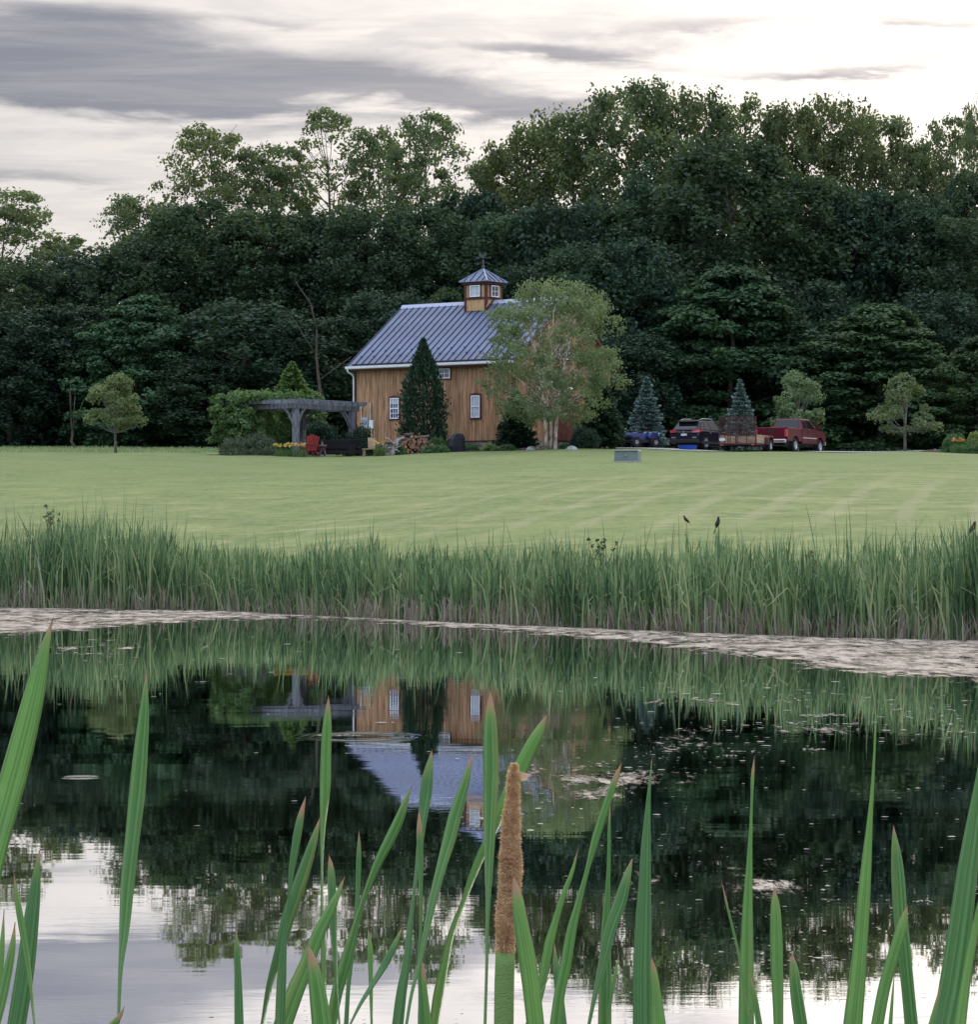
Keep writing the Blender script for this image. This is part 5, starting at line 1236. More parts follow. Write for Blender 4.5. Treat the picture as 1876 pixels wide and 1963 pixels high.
# short bright shoots and bent dead stalks at the water's edge
def edge(N, tint_lo, tint_hi, h0, h1, y0, y1, lean0, drop0, wd=.016):
    X = rg.uniform(-15.5, 14.5, N); Y = bank(X)+rg.uniform(y0, y1, N); Zb = np.maximum(terrain(X, Y), -.15)-.03
    return blades(rg, X, Y, Zb, rg.uniform(h0, h1, N), np.abs(rg.normal(size=N))*lean0, np.full(N, wd)*rg.uniform(.6, 1.4, N), rg.uniform(tint_lo, tint_hi, N), np.where(rg.random(N) < .4, drop0, 0.)*rg.random(N))
parts += [edge(3800, .76, .90, .25, .80, -.15, .5, .22, .3), edge(1500, .40, .70, .35, .85, -.1, .6, .35, .6), edge(6500, .93, 1.0, .10, .34, -.3, .9, .5, .2)]
# dead grey stalk clusters at particular places
for (px, top) in [(786, 1120), (1385, 1130), (1365, 1125), (1432, 1120), (1448, 1160), (1565, 1135), (1640, 1130), (1690, 1150), (1758, 1145), (55, 1100), (330, 1130), (260, 1120), (1228, 1160), (870, 1130), (1750, 1100), (940, 1150), (30, 1070)]:
    N = 16; x0 = (px-CX)/F*50; x0 = (px-CX)/F*float(bank(x0)); Yb = float(bank(x0))+.15; h = (HZ+CAMZ*F/Yb-top)/F*Yb
    X = x0+rg.normal(size=N)*.08; Y = Yb+rg.normal(size=N)*.08
    parts.append(blades(rg, X, Y, np.full(N, -.1), h*rg.uniform(.6, 1.05, N), np.abs(rg.normal(size=N))*.05, np.full(N, .028), rg.uniform(.84, .90, N), np.where(rg.random(N) < .3, .6, 0.)))
def joinp(parts):
    Vs = []; Qs = []; Ts = []; k = 0
    for V, Q, t in parts: Vs.append(V); Qs.append(Q+k); Ts.append(t); k += len(V)
    return np.concatenate(Vs), np.concatenate(Qs), np.concatenate(Ts)
V, Q, t = joinp(parts); RM = reedmat()
o = link('reed_bed', mesh_np('reed_bed', V, Q, RM, tint=t)); tag(o, 'dense green cattail reed bed lining the far bank of the pond', 'reeds', kind='stuff')
# taller meadow grass behind the reeds and along the left wood edge
def tuft(N, x0, x1, yf, h0, h1, tl, th, wd):
    X = rg.uniform(x0, x1, N); Y = yf(X, N); Zb = terrain(X, Y)-.03
    return blades(rg, X, Y, Zb, rg.uniform(h0, h1, N), np.abs(rg.normal(size=N))*.35, np.full(N, wd), rg.uniform(tl, th, N), np.zeros(N), 0.0, 3)
parts = [tuft(9000, -16, 16, lambda x, n: bank(x)+3.8+rg.exponential(.9, n), .18, .5, .35, .72, .010),
         tuft(9000, -32, -13, lambda x, n: rg.uniform(160, 188, n), .07, .26, .35, .74, .022), tuft(5000, -14, 34, lambda x, n: rg.uniform(174, 188, n), .15, .5, .1, .6, .03)]
V, Q, t = joinp(parts); o = link('rough_grass', mesh_np('rough_grass', V, Q, RM, tint=t)); tag(o, 'uncut rough grass behind the reeds and along the wood edge', 'grass', kind='stuff')
# two weeds standing above the reeds
WD = leafmat('weed_leaf', (.020, .040, .018), (.06, .09, .04), .3, .02)
def weed(label, px, top, Yo, w_):
    x = (px-CX)/F*55; x = (px-CX)/F*(float(bank(x))+Yo); Yd = float(bank(x))+Yo; b = Vector((x, Yd, gz(x, Yd))); h = CAMZ+(HZ-top)/F*Yd-b.z
    t = thing('weed', label, 'weed', b); r_ = np.random.default_rng(int(px)); m = MB(); C = []
    for k in range(7):
        e = Vector((r_.normal()*w_, r_.normal()*w_*.6, h*r_.uniform(.80, 1.0))); m.tube([(0, 0, -.05), (e.x*.3, e.y*.3, h*.6), e], [.012, .008, .003], 5); C += [tuple(e), tuple(e.lerp(Vector((0, 0, h*.6)), .25))]
    m.build('stems', BARK, t); C = np.array(C); V, Q, ti = leaf_cards(r_, C, np.full((len(C), 3), w_*.28), 12, .05, -1); link('leaves', mesh_np('weed_leaves', V, Q, WD, tint=ti), t)
weed('thin branching weed rising above the reeds at far left', 97, 962, 3.0, .16)
weed('dark leafy weed clump topping the reeds right of centre', 1158, 1031, 3.0, .13)

# birds on the reed tips
BD = mat('black_feathers', (.008, .008, .009), .5, .2, 20); BRD = mat('red_shoulder', (.25, .02, .01), .6)
def bird(label, px, py, Yd, s, rz, tilt, perch=True):
    p = at(px, py, Yd); t = thing('blackbird', label, 'bird', p, rz, 'small black birds perched above the reeds', (s, s, s))
    M = Matrix.Rotation(R_(tilt), 4, 'Y'); m = MB(); m.M = M
    prof = [(-.115, .004, -.012), (-.09, .018, -.008), (-.055, .030, 0), (-.01, .038, 0), (.03, .034, .006), (.055, .024, .018), (.072, .024, .028), (.088, .020, .032), (.100, .008, .031)]
    m.tube([(x, 0, z) for x, r, z in prof], [r for x, r, z in prof], 10); m.build('body', BD, t, smooth=True)
    m = MB(); m.M = M; m.tube([(.098, 0, .031), (.125, 0, .027)], [.007, .001], 6); m.build('beak', BD, t)
    m = MB(); m.M = M; m.frustum([(-.20, -.022, -.024), (-.10, -.012, -.014), (-.10, .012, -.014), (-.20, .022, -.024)], [(-.20, -.022, -.018), (-.10, -.012, -.004), (-.10, .012, -.004), (-.20, .022, -.018)]); m.build('tail', BD, t)
    for sd in (-1, 1):
        m = MB(); m.M = M; m.add([(.03, sd*.033, .014), (-.02, sd*.041, .012), (-.10, sd*.020, -.004), (-.03, sd*.036, -.016), (.02, sd*.030, .012), (-.02, sd*.034, .012), (-.10, sd*.014, -.004), (-.03, sd*.028, -.016)],
                                 [(0, 1, 2, 3), (7, 6, 5, 4), (0, 4, 5, 1), (1, 5, 6, 2), (2, 6, 7, 3), (3, 7, 4, 0)]); m.build('wing', BD, t)
        m = MB(); m.M = M; m.box(.0, .025, min(sd*.036, sd*.042), max(sd*.036, sd*.042), .004, .014); m.build('shoulder_patch', BRD, t)
        MB().tube([(.0, sd*.012, -.03), (.012, sd*.012, -.062)], .0025, 4).build('leg', BD, t)
    return p
def perch(label, p, Yd):
    b = Vector((p.x+.01, p.y, max(-.05, gz(p.x, p.y))-.05)); t = thing('cattail_stalk', label, 'cattail', b); h = p.z-.062-b.z
    MB().tube([(0, 0, 0), (-.01, 0, h*.5), (p.x-b.x+.01, 0, h)], [.008, .007, .004], 6).build('stem', mat('green_stalk', (.06, .10, .04), .7), t)
    V, Q, ti = blades(np.random.default_rng(3), np.zeros(4), np.zeros(4), np.zeros(4), np.array([.8, .7, .9, .6])*h, np.full(4, .08), np.full(4, .016), np.array([.2, .3, .25, .4]), np.zeros(4)); link('leaves', mesh_np('perch_leaves', V, Q, RM, tint=ti), t)
p = bird('larger black bird upright on a reed tip, middle one of the three', 1377, 1002, 50.5, 1.0, R_(15), -62); perch('bare stalk carrying the middle black bird', p, 50.5)
p = bird('smallest black bird, leftmost of the three above the reeds', 1316, 996, 56.0, .85, R_(160), -38); perch('thin stalk carrying the leftmost black bird', p, 56)
p = bird('black bird leaning on a reed tip near the right edge', 1866, 1012, 47.0, 1.05, R_(10), -48); perch('stalk carrying the black bird at the right edge', p, 47)
# brown curled dead seed head among the reeds
p = at(1556, 1062, 47.2); t = thing('dead_reed', 'brown broken reed with curled dead leaves among the green reeds', 'dead reed', Vector((p.x, p.y, gz(p.x, p.y)-.05)))
h = p.z-t.location.z; MB().tube([(0, 0, 0), (.02, 0, h*.6), (0, 0, h)], [.012, .010, .006], 6).build('stem', mat('dead_stalk', (.20, .13, .09), .9), t)
V, Q, ti = leaf_cards(np.random.default_rng(2), np.array([(0, 0, h), (.03, 0, h-.12), (-.05, 0, h-.03), (.0, 0, h-.3)]), np.full((4, 3), .05), 14, .07, -1)
link('leaves', mesh_np('dead_leaves', V, Q, leafmat('dead_leaf', (.07, .035, .025), (.20, .12, .09), .2, 0), tint=ti), t)

# ---------------------------------------------------------------- foreground cattails
def bladematerial():
    mt = bpy.data.materials.new('cattail_leaf'); mt.use_nodes = True; t = NT(mt.node_tree); b = t.n['Principled BSDF']; o = t.n['Material Output']
    uv = t.node('ShaderNodeUVMap', uv_map='UVMap').outputs[0]; U, Vv, _ = t.sep(uv)      # U across 0..1, V metres from the tip
    oi = t.node('ShaderNodeObjectInfo').outputs['Random']
    v2 = t.comb(t.m('MULTIPLY', U, 13.0), t.m('MULTIPLY', Vv, 1.0), oi)
    ln = t.noise(v2, 1.0, 3, .6)
    g1 = t.mix(oi, (.080, .205, .065), (.150, .330, .080)); g2 = t.mix(oi, (.170, .335, .150), (.285, .470, .150))
    c = t.mix(t.ramp(ln, .40, .60), g1, g2)
    old = t.m('MULTIPLY', t.ramp(t.noise(t.comb(t.m('MULTIPLY', U, 1.5), t.m('MULTIPLY', Vv, 3.5), t.m('MULTIPLY', oi, 31)), 1.0, 3), .56, .70), .55); c = t.mix(old, c, (.36, .36, .13))
    blotch = t.noise(t.comb(t.m('MULTIPLY', U, 1.2), t.m('MULTIPLY', Vv, 9.0), t.m('MULTIPLY', oi, 9)), 1.0, 4, .6)
    c = t.mix(t.ramp(blotch, .45, .70, 0, .35), c, (.150, .260, .120))
    edge_ = t.ramp(t.m('ABSOLUTE', t.m('SUBTRACT', U, .5)), .42, .495); c = t.mix(t.m('MULTIPLY', edge_, .55), c, (.36, .50, .25))
    tipw = t.m('ADD', Vv, t.m('MULTIPLY', t.m('SUBTRACT', t.noise(t.comb(t.m('MULTIPLY', U, 3), t.m('MULTIPLY', Vv, 60), oi), 1.0, 3), .5), .012))
    c = t.mix(t.ramp(tipw, .040, .012, 0, .5), c, (.38, .44, .18))
    c = t.mix(t.ramp(t.m('MULTIPLY', tipw, t.ramp(t.m('FRACT', t.m('MULTIPLY', oi, 17.3)), 0, 1, .35, 1.3, False)), .013, .006), c, (.50, .33, .22))
    sp = t.noise(t.comb(t.m('MULTIPLY', U, 8), t.m('MULTIPLY', Vv, 120), t.m('MULTIPLY', oi, 5)), 1.0, 2); c = t.mix(t.ramp(sp, .68, .74, 0, .75), c, (.24, .17, .08))
    t.l.new(c, b.inputs['Base Color']); b.inputs['Roughness'].default_value = .42; b.inputs['Specular IOR Level'].default_value = .35
    bn = t.node('ShaderNodeBump'); bn.inputs['Strength'].default_value = .35; bn.inputs['Distance'].default_value = .001; t.l.new(ln, bn.inputs['Height']); t.l.new(bn.outputs[0], b.inputs['Normal'])
    tr = t.node('ShaderNodeBsdfTranslucent'); t.l.new(t.mix(1.0, c, (1.2, 1.25, .6), 'MULTIPLY'), tr.inputs[0]); ms = t.node('ShaderNodeMixShader'); ms.inputs[0].default_value = .40
    t.l.new(b.outputs[0], ms.inputs[1]); t.l.new(tr.outputs[0], ms.inputs[2]); t.l.new(ms.outputs[0], o.inputs['Surface']); return mt
CATM = bladematerial()
def catmull(P, t_):
    # cubic through the knots with chord-length spacing, so long and short spans meet smoothly
    n = len(P); i = min(int(t_), n-2); f = t_-i
    h = [max(1e-5, float(np.linalg.norm(P[k+1][:3]-P[k][:3]))) for k in (max(i-1, 0), i, min(i+1, n-2))]
    d0 = (P[i]-P[max(i-1, 0)])/h[0] if i > 0 else (P[1]-P[0])/h[1]
    d1 = (P[i+1]-P[i])/h[1]; d2 = (P[min(i+2, n-1)]-P[i+1])/h[2] if i+2 < n else d1
    m0 = (d0*h[1]+d1*h[0])/(h[0]+h[1]); m1 = (d1*h[2]+d2*h[1])/(h[1]+h[2])
    f2, f3 = f*f, f*f*f
    return (2*f3-3*f2+1)*P[i]+(f3-2*f2+f)*h[1]*m0+(-2*f3+3*f2)*P[i+1]+(f3-f2)*h[1]*m1
def blade(parent, root, pts, Yd, seed):
    """one leaf: pts = tip first, (px, py, apparent width px); goes on below the picture to its root"""
    rr = random.Random(seed); o0 = parent.location
    wm = max(p[2] for p in pts if len(p) > 2)/F*Yd; wt_ = wm*1.04+.0005
    keys = []
    for k, p in enumerate(pts):
        w_ = 0.0 if k == 0 else p[2]; q = at(p[0], p[1], Yd); keys.append(np.array([q.x, q.y, q.z, w_/F*Yd]))
    pk_ = max(range(len(pts)), key=lambda i: keys[i][3])
    last = keys[-1]; rt = Vector(root); side = last[0]-rt.x
    dr = (keys[-1]-keys[-2])[:3]; dr = dr/np.linalg.norm(dr)
    for f in (.06, .2, .5, 1.0):
        e = last[:3]+dr*f*(last[2]-rt.z)/max(.5, -dr[2]); q = np.array([last[0]+(rt.x-last[0])*f, last[1]+(rt.y-last[1])*f, last[2]+(rt.z-last[2])*f]); w1 = f**.7
        e = e*(1-w1)+q*w1; keys.append(np.array([*e, last[3]+(wt_*.8-last[3])*max(0, f-.1)]))
    # path knots: apparent width decides the twist below the broadest place, the true width above it
    V = []; UV = []; n = (len(keys)-1)*4+1; dist = 0; prev = None; sgn = rr.choice([-1, 1])
    sec = [(-.5, 0.0), (-.30, .055), (.0, .085), (.30, .055), (.5, 0.0), (.25, -.045), (-.25, -.045)]
    for i in range(n):
        t_ = min(i/4, len(keys)-1-1e-6); P = catmull(keys, t_); app = max(.0, P[3])
        if i <= 0: app = .0006
        if t_ <= pk_: tw = 0.15; true = app/math.cos(tw)
        else: true = wt_; tw = math.acos(max(.06, min(1, app/wt_)))
        true = max(true, .0006)
        p = Vector(P[:3]); nx_ = Vector(catmull(keys, min(t_+.1, len(keys)-1-1e-6))[:3])-p
        if nx_.length < 1e-6: nx_ = Vector((0, 0, -1))
        tan = nx_.normalized(); vw = Vector((p.x, p.y, p.z-CAMZ)).normalized()
        a = tan.cross(vw).normalized(); b_ = a.cross(tan).normalized()
        ca, sa_ = math.cos(tw*sgn), math.sin(tw*sgn); ax = a*ca+b_*sa_; ay = b_*ca-a*sa_
        if prev is not None: dist += (p-prev).length
        prev = p
        for (u, v) in sec: V.append(tuple(p+ax*(u*true)+ay*(v*min(true, .018)*-1.2)-o0)); UV.append((u+.5, dist))
    m_ = len(sec); fs = [(i*m_+j, i*m_+(j+1) % m_, (i+1)*m_+(j+1) % m_, (i+1)*m_+j) for i in range(n-1) for j in range(m_)]
    me = bpy.data.meshes.new('leaf'); me.from_pydata(V, [], fs+[tuple(range(m_))]); uvl = me.uv_layers.new(name='UVMap')
    for l_ in me.loops: uvl.data[l_.index].uv = UV[l_.vertex_index]
    for p_ in me.polygons: p_.use_smooth = True
    me.materials.append(CATM); return link('leaf', me, parent)
LV = {
'L1': [(102, 1183), (85, 1245, 20), (69.6, 1314, 37), (50, 1395, 46), (28, 1480, 51), (12, 1540, 51), (0, 1584, 50), (-28, 1700, 50), (-60, 1830, 46), (-85, 1963, 44)],
'L2': [(280.5, 1285), (278.5, 1325, 10), (277, 1355, 17), (270, 1438, 27), (263, 1521, 31), (254, 1605, 28), (245, 1688, 27), (239, 1771, 21), (231.5, 1854, 9), (227.5, 1963, 3)],
'L3': [(77, 1625), (72, 1660, 11), (69, 1688, 18), (59, 1771, 30), (49, 1854, 35), (32, 1963, 36)],
'L4': [(26, 1672), (34, 1729, 11), (44.7, 1792, 13), (55, 1860, 9), (66, 1963, 4)],
'L5': [(8, 1742), (4, 1812, 10), (-2, 1890, 12), (-8, 1963, 13)],
'L6': [(29, 1767), (24, 1812, 12), (12, 1875, 18), (-1, 1937, 17), (-8, 1963, 17)],
'L7': [(239, 1929), (231, 1945, 8), (218, 1963, 15), (200, 1990, 18)],
'L8': [(453, 1779), (454, 1812, 9), (456.5, 1875, 14), (458.5, 1963, 18)],
'B1': [(630, 1333), (629, 1360, 10), (627.6, 1388, 17), (625, 1448, 20), (623.8, 1507, 21), (620, 1567, 13), (617.8, 1626, 7), (617, 1686, 4), (618, 1740, 6), (619.6, 1785, 9), (620.5, 1845, 10), (622, 1963, 8)],
'B2': [(586.7, 1526), (580, 1551, 9), (572, 1590, 16), (566, 1626, 15), (559.7, 1666, 12), (554, 1725, 5), (546, 1790, 9), (541, 1860, 17), (537, 1963, 20)],
'B3': [(614.5, 1564.7), (603, 1606, 14), (590.8, 1646, 21), (571, 1705.6, 26), (550.8, 1765, 25), (535.9, 1824.7, 20), (518.6, 1884, 14), (502.8, 1963, 6)],
'B4': [(631, 1638), (634, 1658, 10), (636.7, 1705.6, 16), (639, 1765, 14), (642.6, 1824.7, 9), (645.4, 1884, 5), (651, 1963, 4)],
'B5': [(661, 1680), (651.5, 1705.6, 9), (633, 1745, 18), (613, 1785, 24), (589.5, 1844.5, 28), (564.6, 1904, 34), (543, 1963, 36)],
'B6': [(688.6, 1590.5), (688.6, 1626, 8), (687.6, 1666, 10), (685.5, 1725, 8), (679, 1805, 8), (668.8, 1884, 8), (664, 1963, 9)],
'B7': [(789.8, 1506), (777, 1539, 12), (767, 1567, 18), (749, 1606, 20), (728.7, 1646, 17), (711.5, 1686, 13), (697.6, 1725, 10), (684.7, 1765, 12), (674, 1805, 18), (662.9, 1844.5, 23), (646, 1904, 22), (636, 1963, 20)],
'B8': [(828.7, 1436.6), (825, 1462, 12), (820.6, 1487, 20), (816, 1527, 23), (811, 1567, 17), (806.7, 1606, 14), (800, 1666, 9), (792.4, 1725, 7), (785.9, 1785, 12), (779.9, 1844.5, 15), (770, 1904, 20), (763, 1963, 22)],
'B9': [(803.7, 1551), (804.5, 1586.6, 11), (806.3, 1646, 11), (807, 1725.5, 7), (806.7, 1785, 6), (804.3, 1844.5, 8), (809.3, 1904, 14), (811.2, 1963, 20)],
'B10': [(906.9, 1441.7), (901, 1465, 8), (896, 1487, 14), (884, 1527, 21), (872, 1567, 25), (862.3, 1606, 25), (845.4, 1666, 19), (830.5, 1725, 16), (817.6, 1785, 12), (805, 1845, 8), (790, 1904, 6), (780, 1963, 5)],
'B11': [(940.6, 1322.7), (940.6, 1345, 11), (940.6, 1368, 20), (941, 1428, 29), (941.6, 1487, 30), (940.6, 1547, 26), (939, 1606, 22), (937.6, 1666, 16), (936.3, 1725.5, 10), (934.7, 1785, 6), (934, 1844.5, 4), (930.7, 1963, 4)],
'B12': [(1049.7, 1368), (1041, 1388, 12), (1031, 1408, 21), (1010.5, 1447.7, 27), (993, 1487, 28), (962, 1550, 21), (941, 1600, 18), (920, 1646, 16), (904, 1686, 14), (890, 1725, 10), (867, 1785, 12), (853.3, 1844.5, 16), (841.4, 1904, 20), (832.5, 1963, 18)],
'B13': [(985, 1679), (987, 1692, 9), (990.6, 1709.6, 18), (998.6, 1765, 27), (1009, 1824.7, 33), (1018, 1884, 34), (1027, 1963, 34)],
'B14': [(1109, 1626), (1099, 1666, 7), (1077.5, 1725, 11), (1065.6, 1765, 13), (1054.7, 1805, 18), (1046.8, 1844.5, 18), (1040, 1884, 16), (1022, 1963, 14)],
'B15': [(1192.6, 1461.6), (1182.7, 1487, 10), (1161.8, 1547, 14), (1143, 1606, 15), (1127, 1666, 9), (1111, 1725.5, 12), (1096, 1785, 19), (1086, 1844.5, 21), (1073.6, 1904, 21), (1066, 1963, 23)],
'B16': [(1170.7, 1533), (1168.7, 1586.6, 6), (1168, 1646, 7), (1165.8, 1705.6, 10), (1162, 1785, 18), (1161.4, 1844.5, 22), (1159.9, 1963, 26)],
'B17': [(1213.6, 1644), (1208, 1662, 9), (1203.5, 1678, 15), (1190.6, 1725.5, 24), (1169.8, 1785, 22), (1156.9, 1844.5, 18), (1142, 1904, 10), (1130, 1963, 6)],
'B18': [(705.7, 1777), (709.5, 1812.7, 10), (711, 1864, 9), (713, 1963, 5)],
'B19': [(772, 1775), (760, 1805, 10), (740, 1844.5, 14), (716.5, 1884, 10), (691.6, 1924, 7), (672, 1963, 4)],
'B20': [(590.6, 1809.6), (597.4, 1836.6, 16), (606.3, 1884, 29), (617, 1963, 38)],
'B21': [(808, 1832.6), (812, 1864, 8), (815, 1904, 11), (822, 1963, 13)],
'B22': [(1063.6, 1805), (1065.6, 1844.5, 11), (1073, 1904, 15), (1080.5, 1963, 14)],
'B23': [(1188.6, 1825), (1181, 1864, 6), (1172, 1915, 6), (1166, 1963, 5)],
'B24': [(1055.7, 1868), (1027, 1924, 5), (1010, 1963, 5)],
'C1': [(1251.5, 1449.6), (1246.6, 1497.6, 5), (1242.7, 1555, 11), (1239.4, 1612.7, 18), (1237, 1689.5, 24), (1234.3, 1766, 31), (1232.4, 1843, 35), (1232.7, 1963, 38)],
'C2': [(1248.9, 1831.6), (1254, 1862, 13), (1258, 1900.7, 19), (1263, 1963, 29)],
'C3': [(1447.4, 1448.4), (1444.5, 1478, 6), (1442, 1536, 5), (1440, 1593.5, 7), (1436.8, 1670, 13), (1434, 1747, 20), (1432.6, 1824, 26), (1431.8, 1900.7, 29), (1431.6, 1963, 30)],
'C4': [(1384, 1687.6), (1393, 1728, 4), (1407, 1785.5, 5), (1416, 1824, 5), (1428, 1900, 5)],
'C5': [(1484.6, 1699), (1486.7, 1728, 15), (1488.8, 1785.5, 23), (1490, 1843, 24), (1492, 1900.7, 22), (1493.4, 1963, 19)],
'C6': [(1519, 1826.6), (1521.7, 1847, 13), (1527, 1900.7, 23), (1536, 1963, 26)],
'C7': [(1678.9, 1351.6), (1678.5, 1401.6, 3.5), (1676.4, 1459, 5), (1672.9, 1516.7, 7), (1668.5, 1574, 11), (1662.4, 1651, 19), (1656.6, 1728, 25), (1650.8, 1804.7, 27), (1644, 1881.5, 32), (1635.9, 1963, 37)],
'C8': [(1714, 1581), (1716, 1606, 10), (1718.8, 1632, 18), (1723, 1689.5, 26), (1726.5, 1747, 27), (1734.4, 1824, 26), (1742, 1900.7, 25), (1748, 1963, 26)],
'C9': [(1741, 1733.7), (1733, 1766, 17), (1716, 1824, 22), (1699, 1881.5, 23), (1683, 1963, 24)],
'C10': [(1895, 1370), (1888, 1430, 10), (1879, 1510, 22), (1866.6, 1593.5, 32), (1855.7, 1670, 39), (1845.7, 1747, 43), (1835, 1824, 46), (1823, 1900.7, 47), (1811.6, 1963, 46)],
'C11': [(1890, 1660), (1882, 1720, 9), (1870, 1785, 14), (1856, 1862, 17), (1842, 1963, 22)],
'C14': [(1437, 1860), (1446, 1900, 8), (1456, 1963, 13)],
'C15': [(1716, 1858), (1712, 1910, 5), (1708, 1963, 8)],
'C16': [(1806, 1880), (1794, 1930, 7), (1786, 1963, 10)],
}
PL = [
 ('cattail with three broad leaves cut off by the left edge, one very tall', 2.45, ['L1', 'L5', 'L6']),
 ('cattail at lower left with a broad dark leaf and a thin crossing one', 2.8, ['L3', 'L4']),
 ('cattail with one tall solitary sword leaf twisting thin, third from left', 3.0, ['L2', 'L7']),
 ('single short upright cattail leaf before the reflected left treetops', 3.7, ['L8']),
 ('cattail with two leaves leaning right over the bright water, left of centre', 3.05, ['B3', 'B5', 'B2']),
 ('cattail whose tallest leaf stands before the reflected pergola', 3.35, ['B1', 'B4']),
 ('short bright broad leaf with brown tip at the bottom left of centre', 2.5, ['B20']),
 ('cattail with a thin upright leaf and one arching right before the reflected roof', 3.45, ['B6', 'B7']),
 ('cattail with two short thin blades, the right one leaning over', 3.9, ['B18', 'B19']),
 ('cattail with two tall thin leaves crossing the reflected barn roof', 3.25, ['B8', 'B9', 'B21']),
 ('cattail leaf leaning right towards the reflected cupola', 3.1, ['B10']),
 ('cattail with a long leaf passing behind the brown seed spike', 3.35, ['B12']),
 ('cattail right of the spike with a slim leaf leaning far right', 3.2, ['B14', 'B22', 'B24']),
 ('cattail with one long leaf bent at its tip, right of the seed spike', 3.05, ['B15']),
 ('cattail with a straight thin leaf behind a broad leaning one', 3.35, ['B16', 'B17', 'B23']),
 ('cattail with a dark tall pointed leaf and a short bright one at its foot', 2.8, ['C1', 'C2']),
 ('cattail with a tall leaf drawn out to a thread tip over the dark water', 3.05, ['C3', 'C14', 'C4']),
 ('pair of short blunt bright cattail leaves at the bottom right', 3.3, ['C5', 'C6']),
 ('cattail with the tallest, thinnest-tipped leaf on the right', 2.75, ['C7']),
 ('cattail with two crossing broad leaves left of the right edge', 3.1, ['C8', 'C9', 'C15']),
 ('very broad tall cattail leaning right, cut off by the right edge', 2.35, ['C10', 'C11', 'C16']),
]
GC = 'cattails growing at the near shore'; sd = 0
for lab, Yd, names in PL:
    bx = sum(LV[n_][-1][0] for n_ in names)/len(names); x = (bx-CX)/F*Yd*1.04; root = Vector((x, Yd+.03, -.12))
    t = thing('cattail_plant', lab, 'cattail', root, 0, GC)
    for i, n_ in enumerate(names):
        sd += 1; blade(t, root+Vector((.016*(i-1), .012*i, 0)), LV[n_], Yd-.055*(i-(len(names)-1)/2), sd)
# the cattail that carries the seed spike
Yd = 2.42; root = Vector(((960-CX)/F*Yd, Yd, -.12)); t = thing('cattail_plant', 'central cattail with a fuzzy brown flower spike on a thick green spike', 'cattail', root, 0, GC)
blade(t, root+Vector((-.02, .05, 0)), LV['B11'], Yd+.07, 90); blade(t, root+Vector((.02, -.03, 0)), LV['B13'], Yd-.05, 91)
SP = [(986.5, 1463.6, 4), (986, 1470, 11), (985, 1487, 20), (984, 1527, 27), (980.5, 1567, 33), (979.4, 1606, 41), (979.5, 1666, 44), (977.5, 1705.6, 45), (971, 1765, 40), (969.4, 1822, 38)]
pts = [at(a, b, Yd)-root for a, b, c in SP]; rad = [c/F*Yd/2 for a, b, c in SP]
rs = np.random.default_rng(8); P2 = []; R2 = []
for i in range(len(pts)-1):
    for s_ in np.linspace(0, 1, 9)[:-1]:
        P2.append(pts[i].lerp(pts[i+1], s_)); R2.append(rad[i]+(rad[i+1]-rad[i])*s_)
P2.append(pts[-1]); R2.append(rad[-1])
R2 = [max(.001, r*(.94+.025*math.sin(i*1.3)+.055*math.sin(i*.41+1)+rs.normal()*.015)) for i, r in enumerate(R2)]
FZ = mat('brown_flower_fuzz', (.66, .38, .21), .95, .25, 60, col2=(.42, .21, .10), bump=1.0, bscale=350); 
fz = MB().tube(P2, R2, 20).build('flower_spike', FZ, t, smooth=True)
Vs = []; ti = []
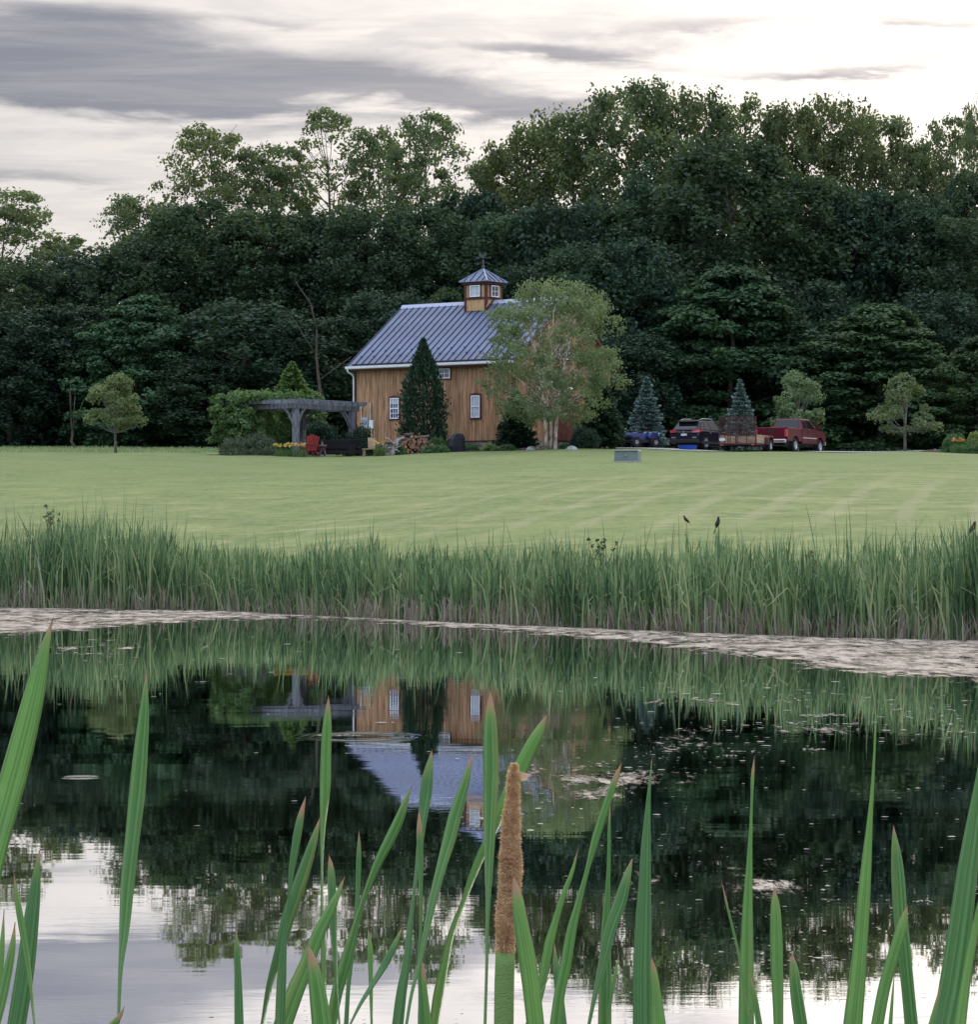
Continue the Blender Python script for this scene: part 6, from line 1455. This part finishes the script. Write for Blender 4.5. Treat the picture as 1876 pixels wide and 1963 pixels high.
for k in range(19000):
    u = rs.uniform(0, len(P2)-1.001) if k < 17500 else len(P2)-1.001-abs(rs.normal())*.5; i = int(u); f = u-i; c = P2[i].lerp(P2[i+1], f); r = R2[i]+(R2[i+1]-R2[i])*f; a = rs.uniform(0, 6.283)
    n_ = Vector((math.cos(a), math.sin(a), rs.normal()*.45)).normalized(); p0 = c+Vector((math.cos(a), math.sin(a), 0))*r*.96-Vector((0, 0, 0 if k < 17500 else rs.uniform(0, .0022))); L = rs.uniform(.0007, .0024)*(1.7 if rs.random() < .12 else 1)
    sdv = n_.cross(Vector(tuple(rs.normal(size=3)))).normalized()*.00028
    Vs += [tuple(p0-sdv), tuple(p0+sdv), tuple(p0+n_*L+Vector((0, 0, rs.normal()*.0004)))]; band = .5+.5*math.sin(u*1.1+2*math.sin(u*.23)); ti += [min(1, max(0, .25+.45*band*rs.random()+rs.normal()*.15))]*3
link('fuzz', mesh_np('spike_fuzz', Vs, np.arange(len(Vs)).reshape(-1, 3), leafmat('spike_hairs', (.62, .37, .21), (.92, .71, .50), .25, 0), tint=ti), fz)
gs = [(969.2, 1824, 37.5), (968.4, 1850, 37.5), (967.4, 1884, 38), (966.4, 1963, 38)]
gp = [at(a, b, Yd)-root for a, b, c in gs]; gp += [Vector((0, 0, 1.0)), Vector((0, 0, .95)), Vector((0, 0, 0))]; gr = [c/F*Yd/2 for a, b, c in gs]+[.008, .004, .005]
MB().tube(gp, gr, 20).build('green_spike', mat('green_velvet', (.24, .36, .13), .9, .06, 900, col2=(.21, .32, .11), bump=.6, bscale=900, spec=.1), t, smooth=True)
pe = at(1002, 1489, Yd)-root; Vs = []
m = MB()
for j, (a0, L) in enumerate(((.15, .012), (-.25, .009), (.6, .007))):
    e = Vector((math.cos(a0), -.2, math.sin(a0)))*L; n_ = Vector((-math.sin(a0), 0, math.cos(a0)))*.0028
    b0 = pe-Vector((.004, 0, 0)); m.add([b0, b0+e*.5+n_, b0+e, b0+e*.5-n_, b0+Vector((0, .0006, 0)), b0+e*.5+n_+Vector((0, .0006, 0)), b0+e+Vector((0, .0006, 0)), b0+e*.5-n_+Vector((0, .0006, 0))], BOXF)
m.build('dry_bract', mat('peach_bract', (.62, .40, .26), .7, .15), t)
